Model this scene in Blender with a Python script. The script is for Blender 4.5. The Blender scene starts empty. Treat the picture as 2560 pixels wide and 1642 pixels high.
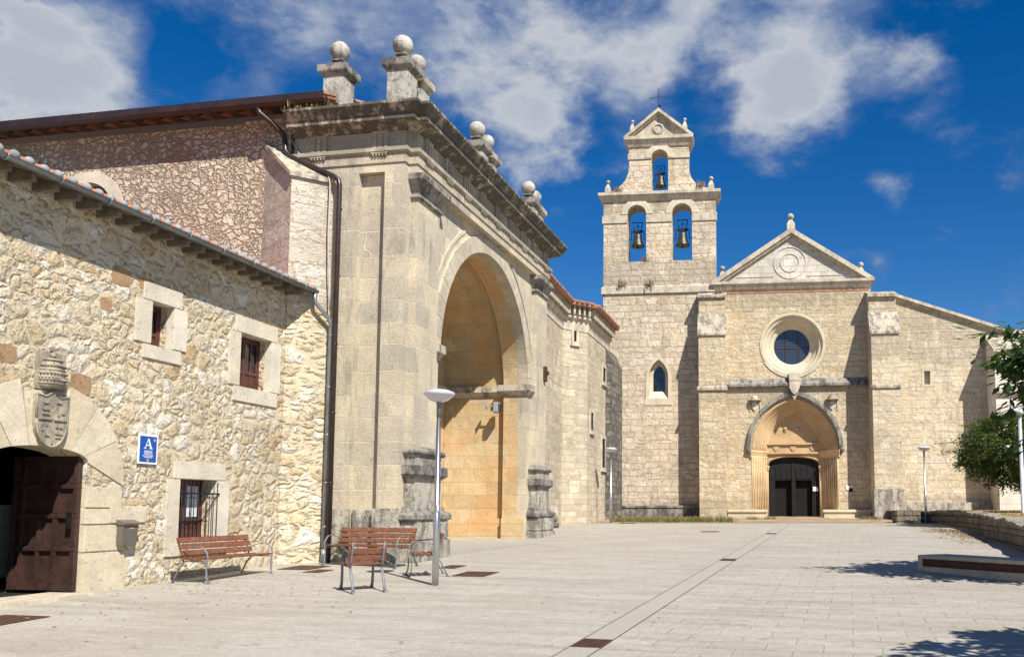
import bpy, bmesh, math, random
from mathutils import Vector, Matrix
from mathutils.geometry import tessellate_polygon
R = math.radians
random.seed(7)
S = bpy.context.scene
COL = S.collection

# ------------------------------------------------------------------ camera
cd = bpy.data.cameras.new('camera'); cam = bpy.data.objects.new('camera', cd); COL.objects.link(cam)
cam.location = (0, 0, 1.6); cam.rotation_euler = (R(90 + 5.35), 0, 0)
cd.sensor_width = 36; cd.lens = 36 * 2230 / 2560.0
cd.shift_x = -320 / 2560.0; cd.shift_y = (1272 - 2230 * math.tan(R(5.35)) - 821) / 2560.0
cd.clip_start = .1; cd.clip_end = 3000
S.camera = cam
S.render.resolution_x = 1024; S.render.resolution_y = 656
# ------------------------------------------------------------------ sun, sky, exposure
SUN_AZ, SUN_EL = 146.0, 47.5         # azimuth from +Y towards +X
sd = bpy.data.lights.new('sun', 'SUN'); sun = bpy.data.objects.new('sun', sd); COL.objects.link(sun)
sd.energy = 5.0; sd.angle = R(.53); sd.color = (1, .94, .845)
dv = Vector((math.sin(R(SUN_AZ)) * math.cos(R(SUN_EL)), math.cos(R(SUN_AZ)) * math.cos(R(SUN_EL)), math.sin(R(SUN_EL))))
sun.rotation_euler = dv.to_track_quat('Z', 'Y').to_euler(); sun.location = (30, -30, 60)
S.view_settings.view_transform = 'Standard'; S.view_settings.look = 'None'
S.view_settings.exposure = 0.62; S.view_settings.gamma = 1

def px_dir(x, y):                      # direction of a photo pixel (2401 wide view), only used to say where clouds stand in the sky
    k = 2560 / 2401.0; x *= k; y *= k
    f = 2230.; p = R(5.35); cy = 1272 - f * math.tan(p)
    fw = Vector((0, math.cos(p), math.sin(p))); up = Vector((0, -math.sin(p), math.cos(p)))
    return (fw + Vector((1, 0, 0)) * ((x - 1600) / f) - up * ((y - cy) / f)).normalized()

class NT:                              # small node helper
    def __init__(s, tree): s.t = tree; s.n = tree.nodes; s.l = tree.links
    def new(s, typ, ins=None, **kw):
        n = s.n.new(typ)
        for k, v in kw.items(): setattr(n, k, v)
        for k, v in (ins or {}).items(): s.put(n.inputs[k], v)
        return n
    def put(s, sock, v):
        if isinstance(v, bpy.types.NodeSocket): s.l.new(v, sock)
        elif v is not None:
            if hasattr(sock.default_value, '__len__') and not hasattr(v, '__len__'): v = (v,) * len(sock.default_value)
            if hasattr(sock.default_value, '__len__') and len(sock.default_value) == 4 and len(v) == 3: v = (*v, 1)
            sock.default_value = v
    def m(s, op, a, b=None, c=None, clamp=False):
        n = s.new('ShaderNodeMath', operation=op, use_clamp=clamp); s.put(n.inputs[0], a)
        if b is not None: s.put(n.inputs[1], b)
        if c is not None: s.put(n.inputs[2], c)
        return n.outputs[0]
    def vm(s, op, a, b=None):
        n = s.new('ShaderNodeVectorMath', operation=op); s.put(n.inputs[0], a)
        if b is not None: s.put(n.inputs[1], b)
        return n.outputs['Value' if op in ('DISTANCE', 'DOT_PRODUCT', 'LENGTH') else 'Vector']
    def mix(s, fac, a, b, blend='MIX'):
        n = s.new('ShaderNodeMix', data_type='RGBA', blend_type=blend)
        s.put(n.inputs[0], fac); s.put(n.inputs[6], a); s.put(n.inputs[7], b); return n.outputs[2]
    def noise(s, vec, scale, detail=3, rough=.55, dims='3D', dist=0):
        n = s.new('ShaderNodeTexNoise', {'Scale': scale, 'Detail': detail, 'Roughness': rough, 'Distortion': dist}, noise_dimensions=dims)
        if vec is not None: s.put(n.inputs['W' if dims == '1D' else 'Vector'], vec)
        return n
    def ss(s, v, a, b):                # smoothstep
        n = s.new('ShaderNodeMapRange', {'Value': v, 'From Min': a, 'From Max': b}, interpolation_type='SMOOTHSTEP'); return n.outputs[0]
    def ramp(s, fac, stops, mode='LINEAR'):
        n = s.new('ShaderNodeValToRGB'); n.color_ramp.interpolation = mode; e = n.color_ramp.elements
        while len(e) > 1: e.remove(e[-1])
        e[0].position = stops[0][0]; e[0].color = (*stops[0][1], 1)
        for p, c in stops[1:]: k = e.new(p); k.color = (*c, 1)
        s.put(n.inputs[0], fac); return n.outputs[0]

w = bpy.data.worlds.new('World'); S.world = w; w.use_nodes = True
q = NT(w.node_tree); q.n.clear()
sky = q.new('ShaderNodeTexSky', sky_type='NISHITA', sun_disc=False, sun_elevation=R(SUN_EL), sun_rotation=R(SUN_AZ), altitude=1000, air_density=1.0, dust_density=.25, ozone_density=3.0)
geo = q.new('ShaderNodeTexCoord').outputs['Generated']
hs = q.new('ShaderNodeHueSaturation', {'Hue': .508, 'Saturation': 1.42, 'Value': 1.36, 'Color': sky.outputs[0]}).outputs[0]
warp = q.noise(geo, 5, 3).outputs['Color']
gv = q.vm('ADD', geo, q.vm('MULTIPLY', q.vm('SUBTRACT', warp, (.5, .5, .5)), (.16, .16, .08)))
acc = None
for x, y, r, wt in [(60, 60, 270, 1.0), (170, 190, 260, 1.0), (310, 160, 190, .8), (640, 20, 330, .75), (900, 90, 330, .8), (1150, 130, 330, 1.05), (1230, 330, 170, .65),
                    (1480, 110, 330, 1.15), (1760, 40, 300, 1.0), (2030, 90, 240, 1.05), (1900, 250, 230, .95), (1790, 330, 130, .6), (2120, 230, 170, .8),
                    (2070, 460, 90, .62), (2395, 420, 85, .65), (1310, 475, 90, .5), (1200, 430, 70, .4), (2065, 660, 60, .5), (2270, 730, 80, .45), (600, 250, 150, .35), (1700, 185, 120, -.75), (450, 150, 130, -.5), (760, 210, 120, -.35), (1420, 330, 110, -.3)]:
    d = q.vm('DISTANCE', gv, tuple(px_dir(x, y)))
    v = q.m('MULTIPLY', q.ss(d, r * 1.0662 / 2350, 0.0), wt)
    acc = v if acc is None else q.m('ADD', acc, v)
cl = q.vm('MULTIPLY', geo, (1, 1, 1.7))
n1 = q.noise(cl, 7.5, 10, .60, dist=.15).outputs[0]
n2 = q.noise(cl, 17, 6, .6, dist=.5).outputs[0]
nn = q.m('ADD', q.m('MULTIPLY', q.m('SUBTRACT', n1, .5), 3.7), q.m('MULTIPLY', q.m('SUBTRACT', n2, .5), 1.0))
# low clouds elsewhere in the sky, outside the view
low = q.ss(q.noise(geo, 2.2, 4).outputs[0], .52, .75)
dens = q.m('ADD', acc, nn)
mask = q.m('MULTIPLY', q.ss(dens, .18, 1.30), .97)
shade = q.ss(q.m('ADD', dens, q.m('MULTIPLY', q.m('SUBTRACT', q.noise(q.vm('ADD', cl, (.02, .0, .05)), 7, 7).outputs[0], .5), 4.2)), .3, 2.3)
cc = q.ramp(shade, [(0, (.22, .33, .60)), (.28, (.44, .53, .72)), (.5, (.60, .67, .81)), (.75, (.78, .82, .90)), (1, (.66, .71, .82))])
cc = q.vm('MULTIPLY', cc, (9.2, 9.2, 9.2))
colr = q.mix(mask, hs, cc)
bg = q.new('ShaderNodeBackground', {'Color': colr, 'Strength': .050})
q.l.new(bg.outputs[0], q.new('ShaderNodeOutputWorld').inputs[0])

# ------------------------------------------------------------------ frames: origin + heading
A0 = R(90 - 10.8)
GO = Vector((-5.497, 20.201, 0)); CO = Vector((4.125, 46.236, 0)); AC = R(-6)
def G(x, y, z=0): c, s = math.cos(A0), math.sin(A0); return Vector((GO.x + x * c - y * s, GO.y + x * s + y * c, z))
def gz(y): return -.19 + .0285 * y               # the plaza climbs towards the church
def gzg(x, y): return gz(G(x, y).y)

# ------------------------------------------------------------------ mesh builder
class MB:
    def __init__(s): s.v = []; s.f = []; s.sm = []
    def add(s, vs, fs, smooth=False, M=None):
        o = len(s.v)
        s.v += [tuple(M @ Vector(p)) if M else tuple(p) for p in vs]
        for f in fs: s.f.append([i + o for i in f]); s.sm.append(smooth)
        return s
    def box(s, x0, x1, y0, y1, z0, z1, M=None):
        vs = [(x, y, z) for z in (z0, z1) for y in (y0, y1) for x in (x0, x1)]
        return s.add(vs, [(0, 2, 3, 1), (4, 5, 7, 6), (0, 1, 5, 4), (2, 6, 7, 3), (0, 4, 6, 2), (1, 3, 7, 5)], False, M)
    def rbox(s, x0, x1, y0, y1, z0, z1, b=.01, M=None):      # box with bevelled edges
        bm = bmesh.new(); bmesh.ops.create_cube(bm, size=1)
        for v in bm.verts: v.co = ((x0 + x1) / 2 + v.co.x * (x1 - x0), (y0 + y1) / 2 + v.co.y * (y1 - y0), (z0 + z1) / 2 + v.co.z * (z1 - z0))
        bmesh.ops.bevel(bm, geom=bm.edges[:], offset=b, segments=2, affect='EDGES')
        bm.verts.index_update(); s.add([v.co[:] for v in bm.verts], [[v.index for v in f.verts] for f in bm.faces], False, M); bm.free(); return s
    def prism(s, outer, holes, axis, a, b, caps=(1, 1), M=None):
        loops = [list(outer)] + [list(h) for h in (holes or [])]
        flat = [p for l in loops for p in l]; n = len(flat)
        def P(p, t): return {'y': (p[0], t, p[1]), 'x': (t, p[0], p[1]), 'z': (p[0], p[1], t)}[axis]
        vs = [P(p, a) for p in flat] + [P(p, b) for p in flat]; fs = []
        tri = tessellate_polygon([[Vector((p[0], p[1], 0)) for p in l] for l in loops])
        for t in tri:
            if caps[0]: fs.append(tuple(t))
            if caps[1]: fs.append(tuple(i + n for i in reversed(t)))
        o = 0
        for l in loops:
            k = len(l)
            for i in range(k): j = (i + 1) % k; fs.append((o + i, o + j, o + j + n, o + i + n))
            o += k
        return s.add(vs, fs, False, M)
    def sweep(s, path, prof, z=0, closed=False, smooth=False, side=1, M=None):
        # path: plan points; prof: (out, z) points; outwards is to the right of the walking direction times side
        n = len(path); P = [Vector(p) for p in path]; offs = []
        for i in range(n):
            def nrm(a, b): d = (b - a).normalized(); return Vector((d.y, -d.x)) * side
            if closed: n1 = nrm(P[i - 1], P[i]); n2 = nrm(P[i], P[(i + 1) % n])
            else:
                n1 = nrm(P[i - 1], P[i]) if i else nrm(P[0], P[1]); n2 = nrm(P[i], P[i + 1]) if i < n - 1 else n1
            mm = (n1 + n2); mm = mm / max(.3, 1 + n1.dot(n2)); offs.append(mm)
        k = len(prof); vs = []
        for i in range(n):
            for o, zz in prof: c = P[i] + offs[i] * o; vs.append((c.x, c.y, z + zz))
        fs = []
        for i in range(n if closed else n - 1):
            j = (i + 1) % n
            for a in range(k): b = (a + 1) % k; fs.append((i * k + a, i * k + b, j * k + b, j * k + a))
        if not closed: fs.append(tuple(range(k))); fs.append(tuple(reversed(range((n - 1) * k, n * k))))
        return s.add(vs, fs, smooth, M)
    def lathe(s, prof, x=0, y=0, z=0, seg=24, smooth=True, M=None):
        vs = []; fs = []; k = len(prof)
        for i in range(seg):
            a = 2 * math.pi * i / seg
            for r, h in prof: vs.append((x + r * math.cos(a), y + r * math.sin(a), z + h))
        for i in range(seg):
            j = (i + 1) % seg
            for a in range(k - 1): fs.append((i * k + a, j * k + a, j * k + a + 1, i * k + a + 1))
        return s.add(vs, fs, smooth, M)
    def ball(s, x, y, z, r, seg=20, sz=1, M=None):
        m = seg // 2; return s.lathe([(max(1e-4, r * math.sin(math.pi * i / m)), -r * sz * math.cos(math.pi * i / m)) for i in range(m + 1)], x, y, z, seg, True, M)
    def tube(s, pts, r, seg=8, M=None, rz=None, smooth=True):
        P = [Vector(p) for p in pts]; n = len(P); vs = []; fs = []
        rr = r if hasattr(r, '__len__') else [r] * n
        ref = None
        for i in range(n):
            d = ((P[min(i + 1, n - 1)] - P[i]).normalized() + (P[i] - P[max(i - 1, 0)]).normalized())
            d = d.normalized() if d.length > 1e-6 else Vector((0, 0, 1))
            if ref is None: ref = Vector((1, 0, 0)) if abs(d.x) < .8 else Vector((0, 1, 0))
            u = (ref - d * ref.dot(d)).normalized(); v2 = d.cross(u); ref = u
            for j in range(seg):
                a = 2 * math.pi * (j + .5) / seg; vs.append(P[i] + (u * math.cos(a) + v2 * math.sin(a) * (rz or 1)) * rr[i])
        for i in range(n - 1):
            for j in range(seg): k = (j + 1) % seg; fs.append((i * seg + j, i * seg + k, (i + 1) * seg + k, (i + 1) * seg + j))
        fs.append(tuple(reversed(range(seg)))); fs.append(tuple(range((n - 1) * seg, n * seg)))
        return s.add(vs, fs, smooth, M)
    def build(s, name, mat, parent=None, label=None, uvoff=None):
        me = bpy.data.meshes.new(name); me.from_pydata(s.v, [], s.f); me.validate()
        bm = bmesh.new(); bm.from_mesh(me); bmesh.ops.recalc_face_normals(bm, faces=bm.faces); 
        uv = bm.loops.layers.uv.new('UVMap'); ou, ov = uvoff if uvoff else (0, 0)
        for f in bm.faces:
            n = f.normal; ax = max(range(3), key=lambda i: abs(n[i]) * (1.02 if i == 1 else 1))
            for l in f.loops:
                c = l.vert.co; l[uv].uv = {0: (c.y, c.z), 1: (c.x, c.z), 2: (c.x, c.y)}[ax]; l[uv].uv = (l[uv].uv[0] + ou, l[uv].uv[1] + ov)
        bm.to_mesh(me); bm.free()
        if any(s.sm) and len(me.polygons) == len(s.sm): me.polygons.foreach_set('use_smooth', s.sm)
        o = bpy.data.objects.new(name, me); COL.objects.link(o)
        if mat: me.materials.append(mat)
        if parent: o.parent = parent
        if label: o['label'] = label
        return o

def tag(o, label=None, cat=None, group=None, kind=None):
    if label: o['label'] = label
    if cat: o['category'] = cat
    if group: o['group'] = group
    if kind: o['kind'] = kind
    return o
def thing(name, loc, rz, label, cat, group=None):
    o = bpy.data.objects.new(name, None); COL.objects.link(o); o.location = loc; o.rotation_euler = (0, 0, rz); o.empty_display_size = .2
    return tag(o, label, cat, group)
def kids(o): return [c for c in COL.objects if c.parent == o]
def dup(root, loc, rz, label, group=None):
    r = root.copy(); COL.objects.link(r); r.location = loc; r.rotation_euler = (0, 0, rz); tag(r, label, None, group)
    for ch in kids(root):
        c = ch.copy(); COL.objects.link(c); c.parent = r
        for g2 in kids(ch): d = g2.copy(); COL.objects.link(d); d.parent = c
    return r
def arc(cx, cz, r, a0, a1, n=16, rz=None):
    rz = rz or r; return [(cx + r * math.cos(R(a0 + (a1 - a0) * i / n)), cz + rz * math.sin(R(a0 + (a1 - a0) * i / n))) for i in range(n + 1)]
def arch_hole(x0, x1, z0, zs, n=20):       # round-headed opening
    return [(x0, z0), (x1, z0)] + arc((x0 + x1) / 2, zs, (x1 - x0) / 2, 0, 180, n)
def pointed(cx, hw, zs, rise, n=12):       # pointed arch curve, right spring to left spring
    e = (rise * rise - hw * hw) / (2 * hw); rr = hw + e; pts = []
    am = math.degrees(math.atan2(rise, e))
    for i in range(n + 1): a = R(am * i / n); pts.append((cx - e + rr * math.cos(a), zs + rr * math.sin(a)))
    return pts + [(2 * cx - x, z) for x, z in reversed(pts[:-1])]

# ------------------------------------------------------------------ materials
MATS = {}
def base(name, rough=.9):
    m = bpy.data.materials.new(name); m.use_nodes = True; t = NT(m.node_tree); b = t.n['Principled BSDF']; b.inputs['Roughness'].default_value = rough
    MATS[name] = m; return m, t, b
def plain(name, col, rough=.6, metal=0, var=.25, scale=6, bump=0, spec=.5, streak=0):
    m, t, b = base(name, rough); co = t.new('ShaderNodeTexCoord').outputs['Object']
    n = t.noise(co, scale, 5, .6).outputs[0]; n2 = t.noise(co, scale * 9, 3).outputs[0]
    k = t.m('ADD', t.m('MULTIPLY', n, 1.4), t.m('MULTIPLY', n2, .6))
    c = t.mix(t.ss(k, .6, 1.4), tuple(c * (1 - var) for c in col), tuple(min(1, c * (1 + var)) for c in col))
    if streak:
        sv = t.vm('MULTIPLY', co, (7, 7, .7)); c = t.mix(t.m('MULTIPLY', t.ss(t.noise(sv, 1.5, 4).outputs[0], .5, .7), streak), c, tuple(c * .35 for c in col))
    t.put(b.inputs['Base Color'], c); b.inputs['Metallic'].default_value = metal; b.inputs['Specular IOR Level'].default_value = spec
    t.put(b.inputs['Roughness'], t.m('ADD', t.m('MULTIPLY', n2, .25), rough - .12))
    if bump: t.put(b.inputs['Normal'], t.new('ShaderNodeBump', {'Strength': 1, 'Distance': bump, 'Height': k}).outputs[0])
    return m
def tone(t, col, co, lo=.82, hi=1.15, sc=.35):
    return t.mix(1, col, t.ramp(t.noise(co, sc, 4, .6).outputs[0], [(.3, (lo,) * 3), (.7, (hi,) * 3)]), 'MULTIPLY')
def pits(t, uv, sc=9, th=.36):  # stone hollows; materials also darken them in colour, deepening the bump's shade
    a = t.noise(uv, sc, 5, .7).outputs[0]; b2 = t.noise(uv, sc * 3.1, 3, .7).outputs[0]
    return t.ss(t.m('ADD', t.m('MULTIPLY', a, .65), t.m('MULTIPLY', b2, .35)), th + .06, th - .04)
def ashlar(name, bw, bh, cols, mortar, msize=.012, warp=.02, rowvar=.35, bump=.02, rough_amp=.5, stain=0, stain_col=(.06, .06, .058), pit=.4, face=.25, zstain=None, lo=.82, hi=1.15, orange=0, dual=0):
    m, t, b = base(name)
    tc = t.new('ShaderNodeTexCoord'); uv0 = tc.outputs['UV']; ob = tc.outputs['Object']
    sp = t.new('ShaderNodeSeparateXYZ', {0: uv0}); u, v = sp.outputs[0], sp.outputs[1]
    v2 = t.m('ADD', v, t.m('MULTIPLY', t.noise(t.m('MULTIPLY', v, 1.0), .55 / bh, 1, .5, '1D').outputs[0], rowvar * bh * 2))
    row = t.m('FLOOR', t.m('DIVIDE', v2, bh))
    wn = t.new('ShaderNodeTexWhiteNoise', {'W': row}, noise_dimensions='1D').outputs[0]
    wob = t.noise(t.vm('MULTIPLY', uv0, (.8, .8, .8)), .9 / bw, 2, .5, '2D').outputs[0]
    u2 = t.m('ADD', t.m('ADD', t.m('MULTIPLY', u, t.m('ADD', .82, t.m('MULTIPLY', wn, .4))), t.m('MULTIPLY', wn, 3.7)), t.m('MULTIPLY', wob, bw * .9))
    wv = t.vm('MULTIPLY', t.vm('SUBTRACT', t.noise(uv0, 7, 4, .7, '2D').outputs['Color'], (.5, .5, .5)), (warp * 2.2, warp * 2, 0))
    vec = t.vm('ADD', t.new('ShaderNodeCombineXYZ', {0: u2, 1: v2}).outputs[0], wv)
    br = t.new('ShaderNodeTexBrick', {'Vector': vec, 'Color1': (0, 0, 0), 'Color2': (1, 1, 1), 'Mortar': (.5, .5, .5), 'Scale': 1, 'Mortar Size': msize, 'Mortar Smooth': .35, 'Brick Width': bw, 'Row Height': bh}, offset=.5)
    rnd = br.outputs['Color']; fac = br.outputs['Fac']
    if dual:
        b3 = t.new('ShaderNodeTexBrick', {'Vector': t.vm('ADD', t.vm('ADD', vec, (5.17, .11, 0)), t.vm('MULTIPLY', wv, (1.5, 1.5, 0))), 'Color1': (0, 0, 0), 'Color2': (1, 1, 1), 'Mortar': (.5, .5, .5), 'Scale': 1, 'Mortar Size': msize * 1.15, 'Mortar Smooth': .4, 'Brick Width': bw * dual, 'Row Height': bh * dual * .92}, offset=.38, squash=.8, squash_frequency=3)
        reg = t.ss(t.noise(t.vm('MULTIPLY', uv0, (.55, 1, 1)), .9, 4, .6, '2D').outputs[0], .49, .51)
        rnd = t.mix(reg, rnd, b3.outputs['Color']); fac = t.m('ADD', t.m('MULTIPLY', fac, t.m('SUBTRACT', 1, reg)), t.m('MULTIPLY', b3.outputs['Fac'], reg))
    c = t.ramp(rnd, [(i / (len(cols) - 1), k) for i, k in enumerate(cols)])
    fine = t.noise(uv0, 22, 6, .7, '2D').outputs[0]; mid = t.noise(uv0, 4.5, 5, .65, '2D').outputs[0]
    c = t.mix(1, c, t.ramp(fine, [(.25, (.72,) * 3), (.75, (1.25,) * 3)]), 'MULTIPLY')
    c = tone(t, c, ob, lo, hi, .3); c = tone(t, c, ob, .86, 1.12, 2.2)
    pt = pits(t, uv0, 9)
    c = t.mix(t.m('MULTIPLY', pt, pit), c, tuple(x * .42 for x in cols[len(cols) // 2]))
    mfac = t.m('MULTIPLY', fac, t.ss(t.noise(uv0, 2.2, 4, .7, '2D').outputs[0], .25, .5))
    c = t.mix(mfac, c, mortar)
    if orange:
        of = t.m('MULTIPLY', t.ss(t.noise(ob, .8, 5, .6).outputs[0], .38, .62), orange); c = t.mix(of, c, (.55, .30, .11))
    if stain:
        st = t.noise(t.vm('MULTIPLY', ob, (2.6, 2.6, .35)), 1.3, 7, .65).outputs[0]; bl = t.noise(ob, 1.1, 6, .7).outputs[0]
        k = t.m('ADD', st, t.m('MULTIPLY', t.m('SUBTRACT', bl, .5), .7))
        if zstain:                    # weathering band: lichen sits on this course and fades off it
            zz = t.new('ShaderNodeSeparateXYZ', {0: ob}).outputs[2]
            k2 = None
            for z0, z1 in zstain:
                e = t.m('MULTIPLY', t.ss(zz, z0 - .3, z0 + .1), t.ss(zz, z1 + .35, z1 - .1)); k2 = e if k2 is None else t.m('MAXIMUM', k2, e)
            k = t.m('ADD', k, t.m('MULTIPLY', k2, .22))
        c = t.mix(t.m('MULTIPLY', t.ss(k, .52, .72), stain), c, stain_col)
    t.put(b.inputs['Base Color'], c)
    h = t.m('ADD', t.m('MULTIPLY', t.m('SUBTRACT', 1, fac), 1.0), t.m('MULTIPLY', mid, rough_amp * 1.6))
    h = t.m('ADD', h, t.m('ADD', t.m('MULTIPLY', fine, rough_amp * .7), t.m('MULTIPLY', rnd, face)))
    h = t.m('SUBTRACT', h, t.m('MULTIPLY', pt, .6 * pit * 2))
    t.put(b.inputs['Normal'], t.new('ShaderNodeBump', {'Strength': 1, 'Distance': bump, 'Height': h}).outputs[0])
    return m
def rubble(name, sc, cols, mortar, edge=(.03, .09), asp=1.35, bump=.04, pit=.4, big=.35, lo=.85, hi=1.12, patch=.5, rndm=.9, soft=.12, jg=.12):
    m, t, b = base(name)
    tc = t.new('ShaderNodeTexCoord'); uv0 = tc.outputs['UV']; ob = tc.outputs['Object']
    wv = t.vm('MULTIPLY', t.vm('SUBTRACT', t.noise(uv0, 2.6, 4, .65, '2D').outputs['Color'], (.5, .5, .5)), (big, big, 0))
    vec = t.vm('MULTIPLY', t.vm('ADD', uv0, wv), (1, asp, 1))
    vo = t.new('ShaderNodeTexVoronoi', {'Vector': vec, 'Scale': sc, 'Randomness': rndm}, voronoi_dimensions='2D', feature='F1')
    ve = t.new('ShaderNodeTexVoronoi', {'Vector': vec, 'Scale': sc, 'Randomness': rndm}, voronoi_dimensions='2D', feature='DISTANCE_TO_EDGE')
    vo2 = t.new('ShaderNodeTexVoronoi', {'Vector': t.vm('ADD', vec, (7.3, 3.1, 0)), 'Scale': sc * 1.9, 'Randomness': 1}, voronoi_dimensions='2D', feature='F1')
    ve2 = t.new('ShaderNodeTexVoronoi', {'Vector': t.vm('ADD', vec, (7.3, 3.1, 0)), 'Scale': sc * 1.9, 'Randomness': 1}, voronoi_dimensions='2D', feature='DISTANCE_TO_EDGE')
    reg = t.ss(t.m('ADD', t.noise(uv0, 1.5, 3, .6, '2D').outputs[0], t.m('MULTIPLY', t.new('ShaderNodeSeparateColor', {0: vo.outputs['Color']}).outputs[2], .30)), .68, .70)
    Dst = t.m('ADD', t.m('MULTIPLY', ve.outputs['Distance'], t.m('SUBTRACT', 1, reg)), t.m('MULTIPLY', t.m('MULTIPLY', ve2.outputs['Distance'], .8), reg)); Cl = t.mix(reg, vo.outputs['Color'], vo2.outputs['Color'])
    jag = t.m('MULTIPLY', t.m('SUBTRACT', t.noise(uv0, 14, 4, .7, '2D').outputs[0], .5), jg)
    wide = t.m('MULTIPLY', t.ss(t.noise(uv0, .9, 4, .6, '2D').outputs[0], .45, .72), patch * .22)
    dd = t.m('SUBTRACT', t.m('ADD', Dst, jag), wide)
    st = t.ss(dd, edge[0], edge[1])
    rv = t.new('ShaderNodeSeparateColor', {0: Cl}); rnd = rv.outputs[0]
    c = t.ramp(rnd, [(i / (len(cols) - 1), k) for i, k in enumerate(cols)])
    fine = t.noise(uv0, 24, 6, .72, '2D').outputs[0]; mid = t.noise(uv0, 6, 5, .68, '2D').outputs[0]
    c = t.mix(1, c, t.ramp(fine, [(.25, (.75,) * 3), (.75, (1.22,) * 3)]), 'MULTIPLY')
    pt = t.m('MULTIPLY', pits(t, uv0, 8, .40), st)
    c = t.mix(t.m('MULTIPLY', pt, pit), c, tuple(x * .38 for x in cols[1]))
    mc = t.mix(t.noise(uv0, 3, 4).outputs[0], tuple(x * .85 for x in mortar), tuple(x * 1.15 for x in mortar))
    c = t.mix(st, mc, c); c = tone(t, c, ob, lo, hi, .35)
    t.put(b.inputs['Base Color'], c)
    sb = t.ss(dd, edge[0] - .02, edge[1] + soft)
    h = t.m('ADD', t.m('MULTIPLY', sb, .8), t.m('MULTIPLY', t.m('MULTIPLY', mid, sb), 1.5)); h = t.m('ADD', h, t.m('MULTIPLY', fine, .35)); h = t.m('ADD', h, t.m('MULTIPLY', rv.outputs[1], .35))
    h = t.m('SUBTRACT', h, t.m('MULTIPLY', pt, .7))
    t.put(b.inputs['Normal'], t.new('ShaderNodeBump', {'Strength': 1, 'Distance': bump, 'Height': h}).outputs[0])
    return m
def dressed(name, a, c2, bump=.006, rough=.9, stain=0, st_col=(.07, .07, .065), sc=10, pit=.35, orange=0, bias=0):   # one tone per block
    m, t, b = base(name, rough); tc = t.new('ShaderNodeTexCoord'); ob = tc.outputs['Object']
    ri = t.new('ShaderNodeNewGeometry').outputs['Random Per Island']
    c = t.mix(ri, a, c2); fine = t.noise(ob, sc * 3, 5, .7).outputs[0]; mid = t.noise(ob, sc * .4, 5, .6).outputs[0]
    c = t.mix(1, c, t.ramp(fine, [(.25, (.78,) * 3), (.75, (1.2,) * 3)]), 'MULTIPLY'); c = tone(t, c, ob, .82, 1.14, 1.6)
    pt = pits(t, ob, sc, .37); c = t.mix(t.m('MULTIPLY', pt, pit), c, tuple(x * .4 for x in a))
    if orange: c = t.mix(t.m('MULTIPLY', t.ss(t.noise(ob, .9, 5, .6).outputs[0], .35, .65), orange), c, (.50, .27, .10))
    if stain:
        s1 = t.noise(t.vm('MULTIPLY', ob, (2.2, 2.2, .9)), 1.4, 7, .7).outputs[0]
        s1 = t.m('ADD', s1, t.m('MULTIPLY', t.m('SUBTRACT', t.noise(ob, 9, 5, .7).outputs[0], .5), .35))
        c = t.mix(t.m('MULTIPLY', t.ss(s1, .44 - bias, .60 - bias), stain), c, st_col)
    t.put(b.inputs['Base Color'], c)
    t.put(b.inputs['Normal'], t.new('ShaderNodeBump', {'Strength': 1, 'Distance': bump, 'Height': t.m('ADD', fine, t.m('SUBTRACT', t.m('MULTIPLY', mid, 2), t.m('MULTIPLY', pt, 1.5)))}).outputs[0])
    return m

M_host = rubble('hostel_rubble', 2.45, [(0.620, 0.532, 0.383), (0.540, 0.434, 0.278), (0.720, 0.671, 0.566), (0.580, 0.493, 0.345), (0.560, 0.454, 0.297), (0.740, 0.700, 0.613), (0.500, 0.374, 0.211), (0.600, 0.513, 0.364)], (.56, .475, .335), edge=(-.02, .13), asp=1.4, bump=.030, patch=.55, pit=.9, rndm=.85, soft=.14, jg=.24, big=.26)
M_tall = rubble('wing_rubble', 4.2, [(.66, .58, .45), (.56, .46, .34), (.72, .65, .53), (.60, .50, .38), (.68, .59, .45)], (.36, .25, .175), edge=(.0, .12), asp=1.6, bump=.04, patch=.45, pit=.4, jg=.26, soft=.10)
M_gate = ashlar('gate_ashlar', .95, .55, [(0.450, 0.398, 0.303), (0.550, 0.474, 0.347), (0.421, 0.376, 0.298), (0.503, 0.438, 0.325), (0.597, 0.514, 0.365)], (.62, .55, .42), .013, .010, .3, .014, .5, stain=.55, stain_col=(.17, .155, .13), pit=.7, face=.12, zstain=[(9.9, 11.3)], lo=.84, hi=1.10)
M_corn = dressed('blackened_cornice', (.38, .33, .25), (.42, .365, .28), .012, stain=.88, st_col=(.050, .045, .038), pit=.5, bias=.09)
M_niche = ashlar('niche_ashlar', .80, .44, [(.52, .40, .22), (.60, .47, .27), (.46, .35, .20), (.56, .45, .29)], (.56, .44, .26), .012, .014, .35, .016, .7, pit=.7, face=.15, orange=.6, lo=.76)
M_church = ashlar('church_ashlar', .52, .30, [(0.600, 0.484, 0.316), (0.660, 0.542, 0.364), (0.540, 0.424, 0.268), (0.680, 0.582, 0.422), (0.580, 0.484, 0.335)], (.62, .50, .335), .016, .03, .5, .042, 1.1, stain=.42, stain_col=(.25, .21, .155), pit=.6, face=.55, zstain=[(1.0, 2.0), (7.2, 8.0), (12.5, 13.3)], lo=.84, hi=1.1, dual=1.35)
M_churchr = ashlar('church_right_ashlar', .55, .32, [(0.600, 0.503, 0.355), (0.680, 0.573, 0.403), (0.550, 0.454, 0.316), (0.700, 0.612, 0.470), (0.600, 0.523, 0.403)], (.62, .52, .38), .014, .03, .5, .036, .95, stain=.42, stain_col=(.25, .215, .165), pit=.6, face=.5, zstain=[(1.0, 2.2), (9.4, 12.5)], lo=.84, hi=1.1, dual=1.35)
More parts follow.
